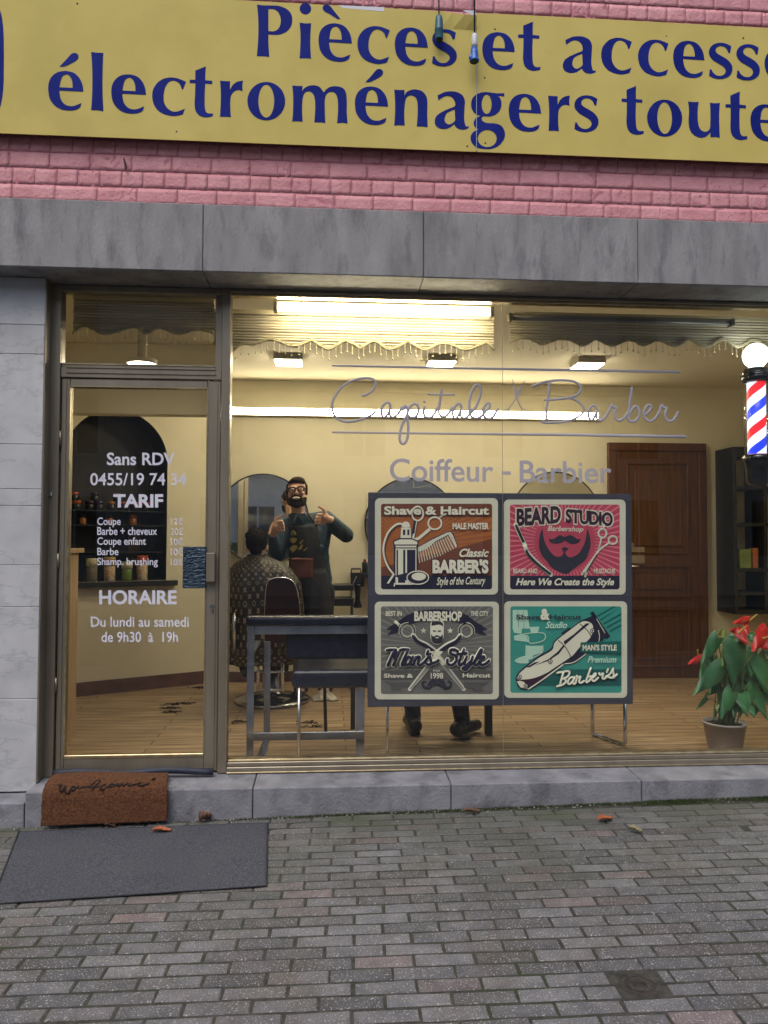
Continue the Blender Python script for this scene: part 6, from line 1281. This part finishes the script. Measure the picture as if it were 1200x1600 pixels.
for s_ in ([(170,185),(195,180),(185,215),(205,225),(230,190),(235,235),(262,240),(285,200)], [(285,200),(305,190),(320,205),(300,220),(285,212)], [(345,185),(330,205),(350,210),(380,198),(430,195)], [(430,205),(470,165),(510,140),(525,150),(480,190),(455,205),(480,208),(520,185)], [(575,175),(545,185),(530,205),(560,210),(600,190)], [(620,170),(605,190),(630,195),(650,178),(625,172)], [(655,190),(680,168),(690,190),(715,168),(730,188),(760,165),(775,185),(800,180)], [(800,180),(850,165),(870,158),(850,175),(880,185),(940,165)], [(970,135),(995,122)]):
    q = [onm(*p_) for p_ in smoothc(s_, False, 4)]; mb.tube(q, .0054, 6)
obj('lettering', mb, flat('black_lettering', (26, 16, 12), .9), o)
# flat rubber-backed mat on the pavement
def gm(px, py): p = PZ(px, py, -.145); return PZ(px, py, gy(p.x, p.y)+.008)
cs = [gm(-14, 1412), gm(417, 1383), gm(418.5, 1284), gm(30, 1298)]
def bil(u, v, off=0):
    p = (cs[0]*(1-u)+cs[1]*u)*(1-v)+(cs[3]*(1-u)+cs[2]*u)*v; w_ = .0025*mn.noise(Vector((u*5, v*4, 0))); return Vector((p.x, p.y, gy(p.x, p.y)+.0015+off*.6+abs(w_)+max(0, .0))) 
matm = mat('ribbed_mat', (.042, .046, .06), (.1, .106, .126), 110, .95, bump=1.0, bscale=170, grime=(.085, .085, .095), gscale=4, glo=.5, ghi=.85)
mb = MB(); mb.grid(lambda u, v: bil(u, v, .004), 60, 30); o = obj('floor_mat', mb, matm, None, recalc=False); s_ = o.modifiers.new('s', 'SOLIDIFY'); s_.thickness = .004; s_.offset = 0
tag(o, 'large dark grey flat mat lying on the pavement below the step', 'floor mat')
mb = MB(); pts = [bil(u, 0, .006) for u in [i/20 for i in range(21)]]+[bil(1, v, .006) for v in [i/12 for i in range(1, 13)]]
mb.tube(pts, .0028, 6); mb.tube([bil(0, v, .006) for v in [i/12 for i in range(13)]], .0045, 6); obj('rubber_edge', mb, flat('rubber', (30, 31, 35), .8), o)
# leaves
def leaf(px, py, L_, W_, ang, m_, lb, curl=.012):
    p = PZ(px, py, -.14); p = PZ(px, py, gy(p.x, p.y)+.012); mb = MB(); ca, sa = math.cos(ang), math.sin(ang)
    def fn(u, v):
        x = (u-.5)*L_; w_ = W_*math.sin(PI*min(1, max(.02, u)))**.7*(1+.25*math.sin(u*23)); y = (v-.5)*w_; return p+Vector((x*ca-y*sa, x*sa+y*ca, curl*(abs(v-.5)*2)**2+.006*math.sin(u*5)))
    mb.grid(fn, 14, 6); o = obj('fallen_leaf', mb, m_, None, recalc=False); s_ = o.modifiers.new('s', 'SOLIDIFY'); s_.thickness = .001; tag(o, lb, 'leaf'); return o
ol = mat('leaf_orange', (.3, .08, .03), (.42, .14, .05), 20, .6); bl = mat('leaf_brown', (.1, .05, .035), (.18, .1, .06), 20, .7); gl = mat('leaf_olive', (.2, .17, .09), (.28, .24, .14), 20, .7)
leaf(946, 1280, .085, .05, .4, ol, 'orange dead leaf on the paving right of centre'); leaf(993, 1297, .06, .035, -.5, gl, 'pale olive leaf on the paving beside the orange one'); leaf(253, 1298, .09, .04, .1, ol, 'orange dead leaf on the grey mat')
leaf(320, 1281, .07, .05, .8, bl, 'curled brown leaf at the foot of the stone step', .035); leaf(737, 1268, .09, .03, .1, bl, 'brown leaf strip against the foot of the stone sill'); leaf(172, 1290, .05, .03, 0, bl, 'small brown leaf under the edge of the coir mat')
# drain cover
gp = GRID_AT; t = thing('drain_cover', 'small round cast iron drain cover set in the paving', 'drain cover', (gp.x, gp.y, gy(gp.x, gp.y)-.012))
z = gy(gp.x, gp.y)-.004; iron = mat('cast_iron', (.035, .028, .028), (.07, .055, .052), 30, .65, metal=.4, bump=.5, bscale=120)
mb = MB(); mb.box((gp.x-.078, gp.y-.062, z-.02), (gp.x+.08, gp.y+.064, z-.003), .003); obj('surround', mb, mat('mortar_grey', (.07, .065, .06), (.11, .1, .1), 40, .95, bump=1, bscale=120), t)
mb = MB(); mb.lathe((gp.x, gp.y, z-.012), [(.066, 0), (.066, .013), (.06, .014), (.058, .011), (.05, .011), (.048, .014), (.036, .014), (.034, .011), (.024, .011), (.022, .014), (.001, .014)], 40); obj('iron_lid', mb, iron, t)
for px, w_ in ((1000-57, .095), (1000+52, .09)):
    pass
# pale grit, gravel and moss
mb = MB()
for k in range(640):
    x = rnd.uniform(-1.9, 3.2); y = -.262-abs(rnd.gauss(0, .02)) if k < 300 else rnd.uniform(-2.4, -.3); s_ = rnd.uniform(.0015, .005)*(1 if k < 300 else .8); q = bmesh.ops.create_icosphere(mb.bm, subdivisions=1, radius=s_)
    onmat = k >= 500; u_, v_ = rnd.random(), rnd.random(); pb = bil(u_, v_, .006) if onmat else Vector((x, y, gy(x, y)+.002))
    for v in q['verts']: v.co = Vector((v.co.x*rnd.uniform(.7, 1.4), v.co.y, v.co.z*.6))*(.8 if onmat else 1)+pb
o = obj('gravel', mb, mat('grit', (.18, .17, .15), (.42, .41, .38), 3, .9, rnd_island=.4)); o['kind'] = 'stuff'; o['label'] = 'scattered pale grit along the foot of the sill'; o['category'] = 'gravel'
mb = MB(); mossm = mat('moss', (.02, .035, .008), (.05, .075, .018), 30, .95)
for k in range(9000):
    z_ = rnd.random(); 
    if z_ < .55: x = rnd.gauss(0, .5)+rnd.choice((.5, 1.0, 1.75, 2.1)); y = -.254-abs(rnd.gauss(0, .012))
    elif z_ < .75: x = rnd.gauss(1.8, .10); y = -.262-abs(rnd.gauss(0, .02))
    elif z_ < .9: x = rnd.gauss(2.3, .10); y = -.265-abs(rnd.gauss(0, .02))
    else: x = rnd.gauss(.1, .3); y = -.255-abs(rnd.gauss(0, .008))
    h_ = rnd.uniform(.003, .012)*(1.6 if .55 < z_ < .9 else 1); a = rnd.uniform(0, PI); d = Vector((math.cos(a), math.sin(a), 0))*.0022; p0 = Vector((x, y, gy(x, y)-.006)); mb.bm.faces.new((mb.bm.verts.new(p0-d), mb.bm.verts.new(p0+d), mb.bm.verts.new(p0+Vector((rnd.uniform(-.004, .004), rnd.uniform(-.004, .004), h_+.006)))))
o = obj('moss', mb, mossm, None, recalc=False); o['kind'] = 'stuff'; o['label'] = 'green moss in the joint below the stone sill'; o['category'] = 'moss'
